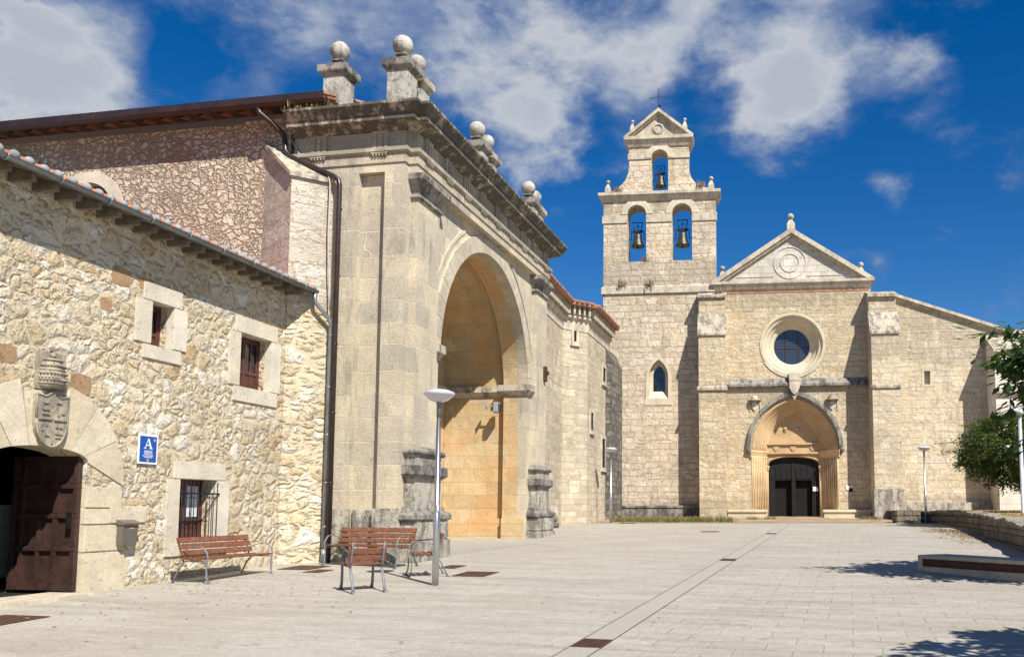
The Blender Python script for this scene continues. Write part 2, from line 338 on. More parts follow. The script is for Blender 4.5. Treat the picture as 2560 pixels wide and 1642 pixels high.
M_tower = ashlar('tower_ashlar', .50, .33, [(0.600, 0.493, 0.345), (0.690, 0.592, 0.441), (0.540, 0.444, 0.316), (0.700, 0.621, 0.498), (0.600, 0.493, 0.345)], (.56, .39, .285), .020, .035, .45, .040, .9, stain=.45, stain_col=(.23, .20, .16), pit=.6, face=.55, zstain=[(1.0, 2.0), (13.8, 15.1), (18.0, 18.5)], dual=1.3)
M_range = ashlar('range_ashlar', .48, .27, [(0.500, 0.424, 0.307), (0.580, 0.493, 0.364), (0.420, 0.355, 0.259), (0.600, 0.532, 0.412), (0.460, 0.385, 0.268)], (.50, .42, .30), .014, .02, .4, .030, .8, stain=.45, stain_col=(.22, .20, .17), pit=.45, face=.4, dual=1.3, lo=.78)
M_lowwall = ashlar('dry_stone', .50, .24, [(.22, .18, .13), (.29, .24, .18), (.16, .135, .10), (.34, .29, .21)], (.07, .055, .04), .028, .04, .5, .06, 1.0, stain=.35, pit=.5, face=.6)
M_white = dressed('pale_dressed', (.60, .555, .46), (.54, .475, .365), .006)
M_cream = dressed('cream_dressed', (.53, .45, .32), (.60, .53, .40), .006)
M_trim = dressed('weathered_trim', (.45, .395, .305), (.51, .45, .35), .008, stain=.75, st_col=(.10, .09, .08))
M_trimL = dressed('church_trim', (.52, .45, .34), (.58, .51, .40), .008, stain=.45, st_col=(.17, .155, .13))
M_dark = dressed('lichen_stone', (.25, .235, .205), (.33, .305, .26), .02, stain=.85, st_col=(.06, .057, .055), pit=.7)
M_base = dressed('plinth_stone', (.52, .485, .41), (.40, .37, .30), .03, stain=.72, st_col=(.11, .10, .09), pit=.8, sc=6)
M_ballw = dressed('white_limestone', (.50, .475, .42), (.42, .40, .35), .02, stain=.7, st_col=(.15, .14, .12), sc=5, pit=.5)
M_gold = dressed('golden_limestone', (.58, .42, .23), (.64, .50, .31), .005, orange=.35)
M_tymp = dressed('tympanum_stone', (.48, .34, .19), (.50, .37, .21), .005, orange=.3)
M_relief = dressed('carved_stone', (.42, .365, .27), (.38, .33, .24), .010, stain=.6, st_col=(.13, .12, .105), bias=.03)
M_wood = plain('dark_door_wood', (.045, .022, .017), .55, var=.45, scale=3, bump=.003, streak=.4)
M_frame = plain('window_wood', (.085, .030, .026), .5, var=.3, scale=5, bump=.002)
M_black = plain('black_wood', (.011, .011, .012), .7, var=.5, scale=4, bump=.003, streak=.3, spec=.25)
M_void = plain('unlit_room', (.004, .0035, .003), .95, var=.2)  # near-black colour paints in the darkness of interiors and openings
M_slat = plain('bench_wood', (.185, .072, .038), .55, var=.42, scale=14, bump=.002)
M_metal = plain('grey_cast_metal', (.17, .18, .20), .6, .15, .15, 12)
M_steel = plain('brushed_steel', (.52, .52, .52), .32, .95, .08, 20)
M_zinc = plain('zinc', (.30, .33, .36), .38, .75, .22, 5)
M_brown = plain('brown_enamel', (.040, .024, .022), .35, .1, .3, 3)
M_iron = plain('black_iron', (.020, .019, .020), .5, .5, .3, 10)
M_beam = plain('grey_timber', (.155, .125, .095), .8, var=.4, scale=4, bump=.003)
M_clay = plain('clay_tile', (.50, .15, .06), .8, var=.5, scale=3, bump=.004)
M_clayd = plain('old_clay_tile', (.27, .13, .085), .85, var=.45, scale=4, bump=.004)
M_mort = plain('tile_mortar', (.25, .26, .26), .9, var=.3, scale=8, bump=.006)
M_bronze = plain('bronze', (.060, .062, .048), .45, .55, .3, 6)
M_rust = plain('rusty_steel', (.085, .038, .025), .75, .4, .35, 8)
M_conc = plain('concrete', (.50, .44, .34), .9, var=.22, scale=4, bump=.003, streak=.25)
M_blue = plain('sign_blue', (.005, .075, .34), .35, var=.06)
M_signw = plain('sign_white', (.80, .80, .80), .45, var=.04)
M_gold2 = plain('sign_gold', (.45, .33, .14), .5, var=.1)
M_mail = plain('mailbox_paint', (.16, .14, .12), .45, .3, .12, 8)
M_floodl = plain('floodlight_shell', (.36, .38, .38), .4, .2, .1)
M_cable = plain('cable_cream', (.46, .41, .33), .6, var=.1)
M_bark = plain('bark', (.075, .055, .040), .9, var=.4, scale=8, bump=.01)
M_dry = plain('dry_weed', (.25, .19, .13), .9, var=.3)
M_inner = plain('grey_plaster', (.42, .47, .41), .9, var=.12)
M_soil = plain('bare_soil', (.30, .22, .14), .95, var=.35, scale=1.5, bump=.02)
def glass(name, col, rough=.08):
    m, t, b = base(name, rough); b.inputs['Base Color'].default_value = (*col, 1); b.inputs['Specular IOR Level'].default_value = .9
    n = t.noise(t.new('ShaderNodeTexCoord').outputs['Object'], 1.5, 2).outputs[0]
    t.put(b.inputs['Normal'], t.new('ShaderNodeBump', {'Strength': .4, 'Distance': .02, 'Height': n}).outputs[0]); return m
M_glass = glass('dark_glass', (.012, .014, .018)); M_glassb = glass('leaded_glass', (.012, .022, .055), .2)
M_curtain = plain('curtain_cloth', (.55, .60, .66), .9, var=.2)
m, t, b = base('lamp_diffuser', .12); b.inputs['Base Color'].default_value = (.78, .76, .82, 1); b.inputs['Transmission Weight'].default_value = .45; M_diff = m
def leafmat(name, a, c2, tr=.35):
    m, t, b = base(name, .55); ri = t.new('ShaderNodeNewGeometry').outputs['Random Per Island']
    c = t.mix(ri, a, c2); t.put(b.inputs['Base Color'], c)
    tl = t.new('ShaderNodeBsdfTranslucent', {'Color': t.mix(.5, c, (.22, .34, .05))}); mx = t.new('ShaderNodeMixShader', {0: tr})
    t.l.new(b.outputs[0], mx.inputs[1]); t.l.new(tl.outputs[0], mx.inputs[2]); t.l.new(mx.outputs[0], t.n['Material Output'].inputs[0]); return m
M_leaf = leafmat('tree_leaf', (.028, .070, .016), (.12, .165, .032)); M_leafd = leafmat('broad_leaf', (.018, .055, .016), (.045, .10, .022))
M_weed = leafmat('weed_leaf', (.13, .14, .04), (.30, .24, .10)); M_fallen = leafmat('fallen_leaf', (.20, .09, .035), (.34, .22, .10), .1)

# pavement: slabs laid square to the drain strip
m, t, b = base('paving', .85); M_pave = m
tc = t.new('ShaderNodeTexCoord').outputs['Object']
rot = t.new('ShaderNodeMapping', {'Vector': tc, 'Rotation': (0, 0, R(-(90 - 13.2)))}).outputs[0]      # x runs along the strip
sp = t.new('ShaderNodeSeparateXYZ', {0: rot}); px_, py_ = sp.outputs[0], sp.outputs[1]
sw = t.new('ShaderNodeCombineXYZ', {0: py_, 1: px_}).outputs[0]
wv = t.vm('MULTIPLY', t.vm('SUBTRACT', t.noise(tc, 9, 3, .6).outputs['Color'], (.5, .5, .5)), (.018, .018, 0))
br = t.new('ShaderNodeTexBrick', {'Vector': t.vm('ADD', sw, wv), 'Color1': (0, 0, 0), 'Color2': (1, 1, 1), 'Mortar': (.5, .5, .5), 'Scale': 1, 'Mortar Size': .0055, 'Mortar Smooth': .2, 'Brick Width': .62, 'Row Height': .41}, offset=.5)
br2 = t.new('ShaderNodeTexBrick', {'Vector': t.vm('ADD', sw, (1300, .33, 0)), 'Color1': (0, 0, 0), 'Color2': (1, 1, 1), 'Mortar': (.5, .5, .5), 'Scale': 1, 'Mortar Size': .008, 'Mortar Smooth': .1, 'Brick Width': 4000, 'Row Height': 3.28}, offset=0)
f1 = t.noise(tc, 34, 5, .8).outputs[0]; f2 = t.noise(tc, .55, 6, .6).outputs[0]; f3 = t.noise(t.vm('MULTIPLY', sw, (.25, 1.6, 1)), 1.1, 6, .65).outputs[0]
c = t.ramp(br.outputs['Color'], [(0, (.34, .317, .27)), (.5, (.39, .368, .32)), (1, (.36, .332, .28))])
c = t.mix(t.m('MULTIPLY', t.ss(f3, .42, .66), .8), c, (.30, .265, .215)); c = t.mix(t.m('MULTIPLY', t.ss(f2, .48, .70), .55), c, (.405, .39, .35))
c = t.mix(t.m('MULTIPLY', t.ss(t.noise(tc, .28, 5, .65).outputs[0], .50, .68), .5), c, (.33, .285, .225))
c = t.mix(1, c, t.ramp(f1, [(.3, (.66,) * 3), (.7, (1.28,) * 3)]), 'MULTIPLY')
mid = t.noise(tc, 7, 5, .7).outputs[0]; c = t.mix(1, c, t.ramp(mid, [(.3, (.88,) * 3), (.7, (1.1,) * 3)]), 'MULTIPLY')
c = t.mix(t.m('MULTIPLY', t.ss(t.noise(tc, 5.5, 2, .4).outputs[0], .70, .74), .45), c, (.16, .14, .11))
jf = t.m('MULTIPLY', br.outputs['Fac'], t.m('MULTIPLY', t.ss(t.noise(tc, .9, 5, .7).outputs[0], .30, .56), t.m('ADD', .22, t.m('MULTIPLY', t.ss(py_, 3.1, 2.6), .78))))
right = t.ss(t.m('ADD', px_, 0), -1e3, 1e3)
c = t.mix(t.m('MULTIPLY', jf, .75), c, (.17, .14, .10)); c = t.mix(t.m('MULTIPLY', br2.outputs['Fac'], .8), c, (.13, .11, .085))
t.put(b.inputs['Base Color'], c)
hh = t.m('SUBTRACT', t.m('MULTIPLY', f1, .5), t.m('MULTIPLY', jf, 1.5))
t.put(b.inputs['Normal'], t.new('ShaderNodeBump', {'Strength': 1, 'Distance': .004, 'Height': hh}).outputs[0])
m, t, b = base('strip_stone', .85); M_strip = m
tc = t.new('ShaderNodeTexCoord').outputs['Object']; f1 = t.noise(tc, 80, 3, .7).outputs[0]
c = t.mix(t.noise(tc, 1.2, 5).outputs[0], (.315, .293, .25), (.36, .34, .295)); c = t.mix(1, c, t.ramp(f1, [(.3, (.8,) * 3), (.7, (1.18,) * 3)]), 'MULTIPLY'); t.put(b.inputs['Base Color'], c)
t.put(b.inputs['Normal'], t.new('ShaderNodeBump', {'Distance': .003, 'Height': f1}).outputs[0])
M_joint = plain('open_joint', (.10, .085, .065), .95, var=.2)
m, t, b = base('dry_lawn', .95); M_lawn = m
tc = t.new('ShaderNodeTexCoord').outputs['Object']
c = t.ramp(t.noise(tc, 1.6, 7, .7).outputs[0], [(.3, (.16, .13, .05)), (.5, (.36, .25, .11)), (.7, (.42, .30, .15))]); c = t.mix(1, c, t.ramp(t.noise(tc, 40, 3).outputs[0], [(.3, (.6,) * 3), (.7, (1.3,) * 3)]), 'MULTIPLY')
t.put(b.inputs['Base Color'], c); t.put(b.inputs['Normal'], t.new('ShaderNodeBump', {'Distance': .05, 'Height': t.noise(tc, 25, 4).outputs[0]}).outputs[0])
M_butt = ashlar('buttress_rubble', .62, .42, [(.58, .54, .46), (.52, .46, .36), (.64, .60, .52), (.56, .49, .38)], (.52, .43, .32), .018, .06, .5, .035, 1.1, stain=.22, stain_col=(.2,.19,.17), pit=.8, face=.5, dual=1.4)
M_vous = dressed('voussoir_stone', (.54, .475, .36), (.46, .40, .31), .008, stain=.25, st_col=(.2, .19, .17))

# ================================================================== GROUND
def sheet(name, poly, mat, dz, kind='structure', flat=None, label=None):
    mb = MB(); vs = [(x, y, (gz(y) if flat is None else flat) + dz) for x, y in poly]
    mb.add(vs, [tuple(range(len(vs)))]); o = mb.build(name, mat); o['kind'] = kind
    for p in o.data.polygons:
        if p.normal.z < 0: p.flip()
    return o
mb = MB(); zf = gz(60) - .03
mb.add([(-500, -60, gz(-60) - .03), (500, -60, gz(-60) - .03), (500, 60, zf), (-500, 60, zf), (-500, 900, zf), (500, 900, zf)], [(0, 1, 2, 3), (3, 2, 5, 4)])
o = mb.build('ground', M_soil); o['kind'] = 'structure'
sheet('pavement', [(-60, -40), (60, -40), (60, 22), (9.6, 22.2), (11.0, 27.2), (12.2, 32), (13.2, 37), (13.4, 40.9), (-30, 40.2)], M_pave, 0)
# drain strip with open joints
sa, sb = G(-16, -6.25), G(20.9, -7.93); sdv = (sb - sa); sdv.z = 0; sdv.normalize(); sn = Vector((sdv.y, -sdv.x, 0))
def stripq(o0, o1): return [tuple((p + sn * o)[:2]) for p, o in ((sa, o0), (sa, o1), (sb, o1), (sb, o0))]
sheet('drain_strip_path', stripq(0, .34), M_strip, .004)
sheet('drain_strip_path', stripq(-.018, 0), M_joint, .0045); sheet('drain_strip_path', stripq(.34, .358), M_joint, .0045)
# stone platform in front of the gateway
mb = MB(); pp = [(1.9, 3.0), (2.1, -.45), (7.7, -1.35), (9.6, -.35), (9.6, 3.0)]
mb.prism(pp, None, 'z', -.2, .585); o = mb.build('gateway_paving', M_strip); o.location = GO; o.rotation_euler = (0, 0, A0); o['kind'] = 'structure'
# soil along the church foot
sheet('church_soil', [(-3.6, 40.62), (13.6, 40.98), (14.5, 50), (-3.6, 50)], M_soil, .012)

def grate(x, y, lx, ly, rz, label, name='drain_grate', bars=True, group=None, cat='drain grate'):
    z = gz(y) + .006; g = thing(name, (x, y, z), rz, label, cat, group); g.rotation_euler = (R(1.63) * math.cos(rz), -R(1.63) * math.sin(rz), rz)
    f = MB(); e = .03
    f.box(-lx, lx, -ly, -ly + e, -.01, .006).box(-lx, lx, ly - e, ly, -.01, .006).box(-lx, -lx + e, -ly + e, ly - e, -.01, .006).box(lx - e, lx, -ly + e, ly - e, -.01, .006); f.build('frame', M_rust, g)
    if bars:
        n = 14; r = MB()
        for i in range(n): c = -lx + e + (i + .5) * (2 * lx - 2 * e) / n; r.box(c - .008, c + .008, -ly + e, ly - e, -.008, .004)
        r.box(-lx + e, lx - e, -.012, .012, -.008, .003); r.build('bars', M_rust, g); MB().box(-lx + e, lx - e, -ly + e, ly - e, -.0095, -.0085).build('pit', M_void, g)  # thin black sheet stands in for the dark below the bars
    else: MB().rbox(-lx + e, lx - e, -ly + e, ly - e, -.012, .003, .002).build('lid', M_rust, g)
    return g
ang = math.atan2(sdv.y, sdv.x)
for L, lb in ((7.1, 'rusty drain grate in the paving strip, nearest to the camera'), (18.35, 'rusty drain grate halfway along the paving strip towards the church'), (29.6, 'thin drain grate in the strip closest to the church door')):
    p = sa + sdv * L + sn * .18; grate(p.x, p.y, .25, .175, ang, lb, group='grates in the drain strip')
for gx, gy, lx, ly, lb in ((-1.9, -2.65, .44, .33, 'large rusty access cover to the right of the near lamp post'), (-.55, -1.6, .34, .18, 'small rusty cover just behind the near lamp post'),
                           (-1.32, 1.42, .44, .36, 'large rusty cover between the wall bench and the downpipes'), (-1.95, .72, .30, .18, 'smaller rusty cover in front of the large one by the downpipes'),
                           (-8.75, 1.25, .42, .36, 'rusty cover at the left edge in front of the hostel door')):
    p = G(gx, gy); grate(p.x, p.y, lx, ly, A0, lb, 'access_cover', False, 'rusty covers let into the paving', 'access cover')
grate(2.6, 33.4, .33, .22, .1, 'lone dark access cover out in the far pale paving', 'access_cover', False, 'rusty covers let into the paving', 'access cover')
grate(-.55, 40.35, .36, .2, 0, 'flat rusty cover beside the far left lamp post', 'access_cover', False, 'rusty covers let into the paving', 'access cover')

# ================================================================== HOSTEL (left)
H = thing('hostel_building', GO, A0, 'low rubble stone hostel with arched doorway and tiled eave at left', 'building')
WY = 2.47
def sx(s): return s - 5.985
door = [(sx(-1.95), -.4), (sx(-.15), -.4)] + [(sx(-1.05) + .9 * math.cos(R(a)), 2.36 + .215 * math.sin(R(a))) for a in range(0, 181, 12)]
def rect(s0, s1, z0, z1): return [(sx(s0), z0), (sx(s1), z0), (sx(s1), z1), (sx(s0), z1)]
wins = [rect(1.11, 1.68, 4.54, 5.35), rect(3.68, 4.76, 4.14, 5.28), rect(2.05, 3.12, .98, 2.17)]
MB().prism([(-16, -.5), (-.70, -.5), (-.70, 6.72), (-16, 6.72)], [door] + wins, 'y', WY, WY + .62).build('wall', M_host, H)
# hostel body behind: end wall, back
mb = MB(); mb.box(-16, -15.4, WY + .62, 9, -.5, 6.7).box(-16, -.7, 9, 9.5, -.5, 8.6); mb.build('rear_wall', M_host, H)
# interior passage
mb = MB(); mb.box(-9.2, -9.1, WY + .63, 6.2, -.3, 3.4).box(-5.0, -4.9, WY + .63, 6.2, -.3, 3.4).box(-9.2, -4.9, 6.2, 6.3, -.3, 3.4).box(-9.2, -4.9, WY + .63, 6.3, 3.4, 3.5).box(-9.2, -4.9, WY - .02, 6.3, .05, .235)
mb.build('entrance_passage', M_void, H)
MB().box(-8.7, -5.15, 4.5, 4.58, .43, 1.67).build('counter', M_inner, H)
MB().rbox(sx(-2.05), sx(-.2), WY - .32, WY + .5, .05, .262, .01).build('doorstep', M_conc, H)
# voussoirs and jamb blocks of the doorway
mb = MB(); cx = sx(-1.05); rnd = random.Random(3)
ths = [-2, 27, 52, 74, 106, 128, 153, 182]
for i in range(7):
    a0, a1 = ths[i] + .35, ths[i + 1] - .35; o_r = 1.68 if i not in (3,) else 1.5
    inner = [(cx + .897 * math.cos(R(a0 + (a1 - a0) * k / 4)), 2.362 + .213 * math.sin(R(a0 + (a1 - a0) * k / 4))) for k in range(5)]
    outer = [(cx + o_r * math.cos(R(a1 + (a0 - a1) * k / 4)), 2.05 + (o_r - .12) * math.sin(R(a1 + (a0 - a1) * k / 4))) for k in range(5)]
    mb.prism(inner + outer, None, 'y', WY - .02, WY + .5)
for s0, s1, z0, z1 in ((-.153, .62, 1.62, 1.95), (-.153, .35, 1.35, 1.61), (-.153, .58, .90, 1.34), (-.153, .75, .05, .89), (.36, 1.2, 1.36, 1.66)):
    mb.rbox(sx(s0), sx(s1) - .004, WY - .022 - rnd.random() * .01, WY + (.5 if s0 < 0 else .1), z0, z1 - .006, .012)
for s0, s1, z0, z1 in ((-2.7, -1.947, 1.55, 1.95), (-2.55, -1.947, .9, 1.54), (-2.8, -1.947, .05, .89)): mb.rbox(sx(s0), sx(s1), WY - .022, WY + .5, z0, z1 - .006, .012)
mb.build('door_surround', M_cream, H)
def leaf_panels(mb, x, y0, y1, z0, z1, rows):          # proud muntin grid on a leaf that stands in the y-z plane, facing -x
    pass
lf = MB(); LX = sx(-.19); y0, y1 = WY + .06, WY + 1.30; z0, z1 = .29, 2.46
lf.box(LX - .02, LX + .02, y0, y1, z0, z1)
rows = [(.29, .40), (.92, 1.0), (1.45, 1.53), (1.93, 2.01), (2.36, 2.46)]
for a, c in rows: lf.rbox(LX - .075, LX - .0205, y0, y1, a, c, .006)
for k, yy in enumerate((0, .30, .58, .86, 1.0)):
    for i in range(4):
        if (k == 2 and i == 2): continue
        yo = y0 + yy * (y1 - y0 - .07); lf.rbox(LX - .072, LX - .0205, yo, yo + (.075 if k in (0, 4) else .055) + .03 * (k == 1), rows[i][1] + .002, rows[i + 1][0] - .002, .004)
dl = lf.build('door', M_wood, H, 'dark panelled wooden door leaf standing open')
MB().rbox(LX - .12, LX - .075, y0 + .06, y0 + .14, 1.28, 1.55, .01).tube([(LX - .08, y0 + .10, 1.30), (LX - .11, y0 + .10, 1.36), (LX - .11, y0 + .10, 1.44)], .012).build('handle', M_iron, dl)
# window surrounds + windows
def surround(name, blocks, parent):
    mb = MB(); r = random.Random(5)
    for s0, s1, z0, z1 in blocks: mb.rbox(sx(s0), sx(s1), WY - .022 - r.random() * .012, WY + .16, z0, z1, .012)
    return mb.build(name, M_white, parent)
def hwindow(s0, s1, z0, z1, leaves, dy=.27):
    x0, x1 = sx(s0), sx(s1); y = WY + dy; f = MB(); t = .055
    f.box(x0, x0 + t, y, y + .06, z0, z1).box(x1 - t, x1, y, y + .06, z0, z1).box(x0 + t, x1 - t, y, y + .06, z1 - t, z1).box(x0 + t, x1 - t, y, y + .06, z0, z0 + t)
    wd = f.build('window', M_frame, H); zr = z0 + (z1 - z0) * .34; n = leaves; wl = (x1 - x0 - 2 * t) / n
    for i in range(n):
        a = x0 + t + i * wl; c = a + wl; l = MB(); e = .045
        l.box(a, a + e, y + .008, y + .05, z0 + t, z1 - t).box(c - e, c, y + .008, y + .05, z0 + t, z1 - t).box(a + e, c - e, y + .008, y + .05, z1 - t - e, z1 - t).box(a + e, c - e, y + .008, y + .05, z0 + t, z0 + t + e).box(a + e, c - e, y + .006, y + .05, zr - .03, zr + .03)
        m1 = (a + c) / 2; l.box(m1 - .018, m1 + .018, y + .012, y + .05, z0 + t + e, zr - .03); l.box(a + e, c - e, y + .03, y + .045, z0 + t + e, zr - .03)
        l.box(m1 - .010, m1 + .010, y + .014, y + .035, zr + .03, z1 - t - e)
        l.build('casement', M_frame, wd)
    MB().box(x0 + t, x1 - t, y + .036, y + .042, zr + .03, z1 - t).build('pane', M_glass, wd)
    return wd
surround('window_surround', [(.88, 1.88, 5.345, 5.67), (.71, 1.113, 4.56, 5.34), (1.677, 2.04, 4.56, 5.34), (.92, 1.9, 4.29, 4.545)], H)
hwindow(1.11, 1.68, 4.54, 5.35, 1)
surround('window_surround', [(3.50, 4.97, 5.275, 5.62), (3.32, 3.683, 4.15, 5.27), (4.757, 5.11, 4.15, 5.27), (3.49, 5.03, 3.83, 4.145)], H)
hwindow(3.68, 4.76, 4.14, 5.28, 2)
surround('window_surround', [(1.86, 3.36, 2.165, 2.50), (1.70, 2.053, .72, 2.16), (3.117, 3.50, .72, 2.16), (1.80, 3.4, .72, .985)], H)
w3 = hwindow(2.05, 3.12, .98, 2.17, 2, .30)
MB().box(sx(2.14), sx(2.38), WY + .325, WY + .33, 1.45, 1.95).build('curtain', M_curtain, w3); MB().box(sx(2.70), sx(3.0), WY + .325, WY + .33, 1.45, 2.05).build('curtain', M_curtain, w3)
mb = MB(); gy = WY - .05
for i in range(10):
    x = sx(2.07) + i * (1.03 / 9); mb.tube([(x, gy, .96), (x, gy, 2.08)], .0085, 6); mb.ball(x, gy, 2.10, .018, 8)
for z in (1.06, 1.90): mb.box(sx(2.03), sx(3.16), gy - .012, gy + .012, z - .014, z + .014)
for i in range(9):
    x = sx(2.07) + (i + .5) * (1.03 / 9); mb.tube([(x + .04 * math.cos(R(a)), gy, 1.84 + .035 * math.sin(R(a))) for a in range(180, 361, 30)], .006, 6)
mb.tube([(sx(3.14), gy, 1.06), (sx(3.14), WY + .05, 1.06)], .011, 6).tube([(sx(3.14), gy, 1.9), (sx(3.14), WY + .05, 1.9)], .011, 6).tube([(sx(2.05), gy, 1.06), (sx(2.05), WY + .05, 1.06)], .011, 6)
mb.build('window_grille', M_iron, w3)
# odd coloured stones set in the wall face
M_bst = dressed('brown_rubble', (.30, .19, .11), (.46, .30, .15), .012); r = random.Random(11)
for s0, z0, ww, hh in ((.35, 5.60, .42, .3), (.95, 5.62, .35, .22), (-.38, 3.62, .42, .3), (.05, 5.05, .25, .2), (-1.75, 3.9, .3, .26)):
    pts = [(sx(s0) + ww / 2 * math.cos(R(a)) * (1 + .12 * r.random()) * (1.25 if a % 90 else 1), z0 + hh / 2 * math.sin(R(a)) * (1 + .15 * r.random()) * (1.25 if a % 90 else 1)) for a in range(0, 360, 45)]
    MB().prism(pts, None, 'y', WY - .006, WY + .05).build('brown_stone', M_bst, H)
# coat of arms: tiara over an oval shield
ca = MB(); cxs = sx(-.99)
ca.rbox(sx(-1.27), sx(-.72), WY - .03, WY + .05, 3.44, 4.04, .01)
cb = MB()
prof = [(.001, .46), (.10, .445), (.17, .38), (.215, .27), (.235, .12), (.225, 0.0), (.19, -.03), (.001, -.03)]
cb.lathe([(r, z) for r, z in prof][::-1], cxs, WY + .02, 3.50, 24, True)
for z, r in ((3.56, .245), (3.66, .24), (3.78, .215), (3.87, .17)):
    for k in range(18): a = math.pi * (1 + k / 17); cb.ball(cxs + (r + .005) * math.cos(a), WY + .02 + (r + .005) * math.sin(a), z + .04, .020, 6)
for z, r in ((3.54, .24), (3.63, .245), (3.75, .222)): cb.lathe([(r - .02, -.018), (r + .012, 0), (r - .02, .018)], cxs, WY + .02, z, 24)
cb.ball(cxs, WY - .04, 3.99, .05, 12).rbox(cxs - .018, cxs + .018, WY - .06, WY - .02, 3.99, 4.14, .004).rbox(cxs - .055, cxs + .055, WY - .06, WY - .02, 4.06, 4.09, .004)
sh = [(cxs + .29 * math.cos(R(a)), 2.98 + .42 * math.sin(R(a))) for a in range(180, 361, 12)] + [(cxs + .30, 3.36), (cxs + .14, 3.33), (cxs, 3.42), (cxs - .14, 3.33), (cxs - .30, 3.36)]
cb.prism(sh, None, 'y', WY - .10, WY + .05)
rim = [Vector((x, WY - .10, z)) for x, z in sh]; cb.tube([tuple(v) for v in rim] + [tuple(rim[0])], .018, 6)
cb.rbox(cxs - .012, cxs + .012, WY - .125, WY - .095, 2.60, 3.38, .004).rbox(cxs - .26, cxs + .26, WY - .125, WY - .095, 2.97, 2.995, .004)
for x0, z0, ww, hh in ((-.20, 3.22, .13, .012), (-.20, 3.12, .13, .012), (-.20, 3.12, .012, .1), (-.09, 3.12, .012, .1), (-.20, 3.05, .14, .012), (.06, 3.24, .10, .014), (.09, 3.05, .03, .16), (.15, 3.08, .07, .02), (-.19, 2.80, .03, .13), (-.13, 2.72, .08, .02), (-.12, 2.88, .03, .06), (.06, 2.86, .14, .012), (.06, 2.76, .14, .012), (.12, 2.76, .012, .1), (.06, 2.70, .12, .012)):
    cb.rbox(cxs + x0, cxs + x0 + ww, WY - .12, WY - .095, z0, z0 + hh, .003)
coat = ca.build('coat_of_arms', M_relief, H, 'carved shield under a papal tiara above the door arch'); cb.build('relief', M_relief, coat)
# roof: deck, rafters, tiles, gutter, downpipe
EY, EZ, SL = 2.02, 6.60, .30
mb = MB()
mb.add([(-16, EY, EZ - .05), (-.32, EY, EZ - .05), (-.32, 9.4, EZ - .05 + SL * 7.54), (-16, 9.4, EZ - .05 + SL * 7.54), (-16, EY, EZ + .0), (-.32, EY, EZ + .0), (-.32, 9.4, EZ + SL * 7.54), (-16, 9.4, EZ + SL * 7.54)],
       [(0, 1, 2, 3), (4, 5, 6, 7), (0, 1, 5, 4), (1, 2, 6, 5), (2, 3, 7, 6), (3, 0, 4, 7)])
roof = mb.build('roof', M_beam, H)
n = int((15.6 - .42) / .262); tl = MB(); ch = MB(); mo = MB(); r = random.Random(2)
for i in range(n):
    x = -.45 - i * .262 + r.uniform(-.012, .012); dz = r.uniform(-.006, .006); ye = EY - .06 + r.uniform(-.02, .02)
    def half(mbx, xc, rr, zb, up, ya, yb, seg=7):
        pts = [(xc + rr * math.cos(R(180 * k / seg)), (zb + rr * .8 * math.sin(R(180 * k / seg))) if up else (zb - rr * .6 * math.sin(R(180 * k / seg)))) for k in range(seg + 1)]
        vs = [(px2, ya, pz + SL * (ya - EY)) for px2, pz in pts] + [(px2, yb, pz + SL * (yb - EY)) for px2, pz in pts]; k = seg + 1
        mbx.add(vs, [(a, a + 1, a + 1 + k, a + k) for a in range(seg)], True)
    half(tl, x, .082, EZ + .055 + dz, True, ye, 9.3); half(ch, x + .131, .085, EZ + .075, False, ye + .03, 9.3, 5)
    pts = [(x + .078 * math.cos(R(180 * k / 8)), EZ + .05 + dz + .064 * math.sin(R(180 * k / 8))) for k in range(9)]
    MB().ball(x, ye + .035, EZ + .058 + dz, .080, 12, .95).build('tile_mortar', M_mort, roof)
tl.build('cover_tiles', M_clay, roof); ch.build('channel_tiles', M_clay, roof)
for i in range(36):
    x = -.75 - i * .42
    MB().add([(x - .045, EY + .03, EZ - .16), (x + .045, EY + .03, EZ - .16), (x + .045, WY + .1, EZ - .20 + .21), (x - .045, WY + .1, EZ - .20 + .21), (x - .045, EY + .03, EZ - .052), (x + .045, EY + .03, EZ - .052), (x + .045, WY + .1, EZ + .13), (x - .045, WY + .1, EZ + .13), (x - .045, WY + .1, EZ - .14), (x + .045, WY + .1, EZ - .14)],
             [(0, 1, 9, 8), (0, 1, 5, 4), (4, 5, 6, 7), (0, 4, 7, 8), (1, 5, 6, 9), (8, 9, 6, 7)]).build('rafter', M_beam, roof)
gt = MB(); pts = [(.066 * math.cos(R(a)), .066 * math.sin(R(a))) for a in range(180, 361, 15)] + [(.058 * math.cos(R(a)), .058 * math.sin(R(a))) for a in range(360, 179, -15)]
k = len(pts); gy, gzz = EY - .085, EZ - .005
gt.add([(-16, gy + p[0], gzz + p[1]) for p in pts] + [(-.36, gy + p[0], gzz + p[1]) for p in pts], [(a, (a + 1) % k, (a + 1) % k + k, a + k) for a in range(k)] + [tuple(range(k, 2 * k))], True)
for i in range(16): x = -.9 - i * .95; gt.tube([(x, gy + .073 * math.cos(R(a)), gzz + .073 * math.sin(R(a))) for a in range(175, 366, 19)], .010, 6)
gt.tube([(-16, gy - .066, gzz + .002), (-.36, gy - .066, gzz + .002)], .009, 6)
gt.build('gutter', M_zinc, H)
mb = MB(); mb.tube([(-.42, gy, gzz - .03), (-.42, gy, gzz - .20), (-.40, gy - .01, gzz - .27), (-.14, 1.72, 5.98), (-.10, 1.70, 5.88), (-.10, 1.70, .58)], .048, 10); mb.tube([(-.10, 1.70, .70), (-.10, 1.70, .42)], .056, 10)
for z in (5.6, 4.4, 3.3, 2.2, 1.2): mb.lathe([(.05, -.012), (.06, -.012), (.06, .012), (.05, .012)], -.10, 1.70, z, 12)
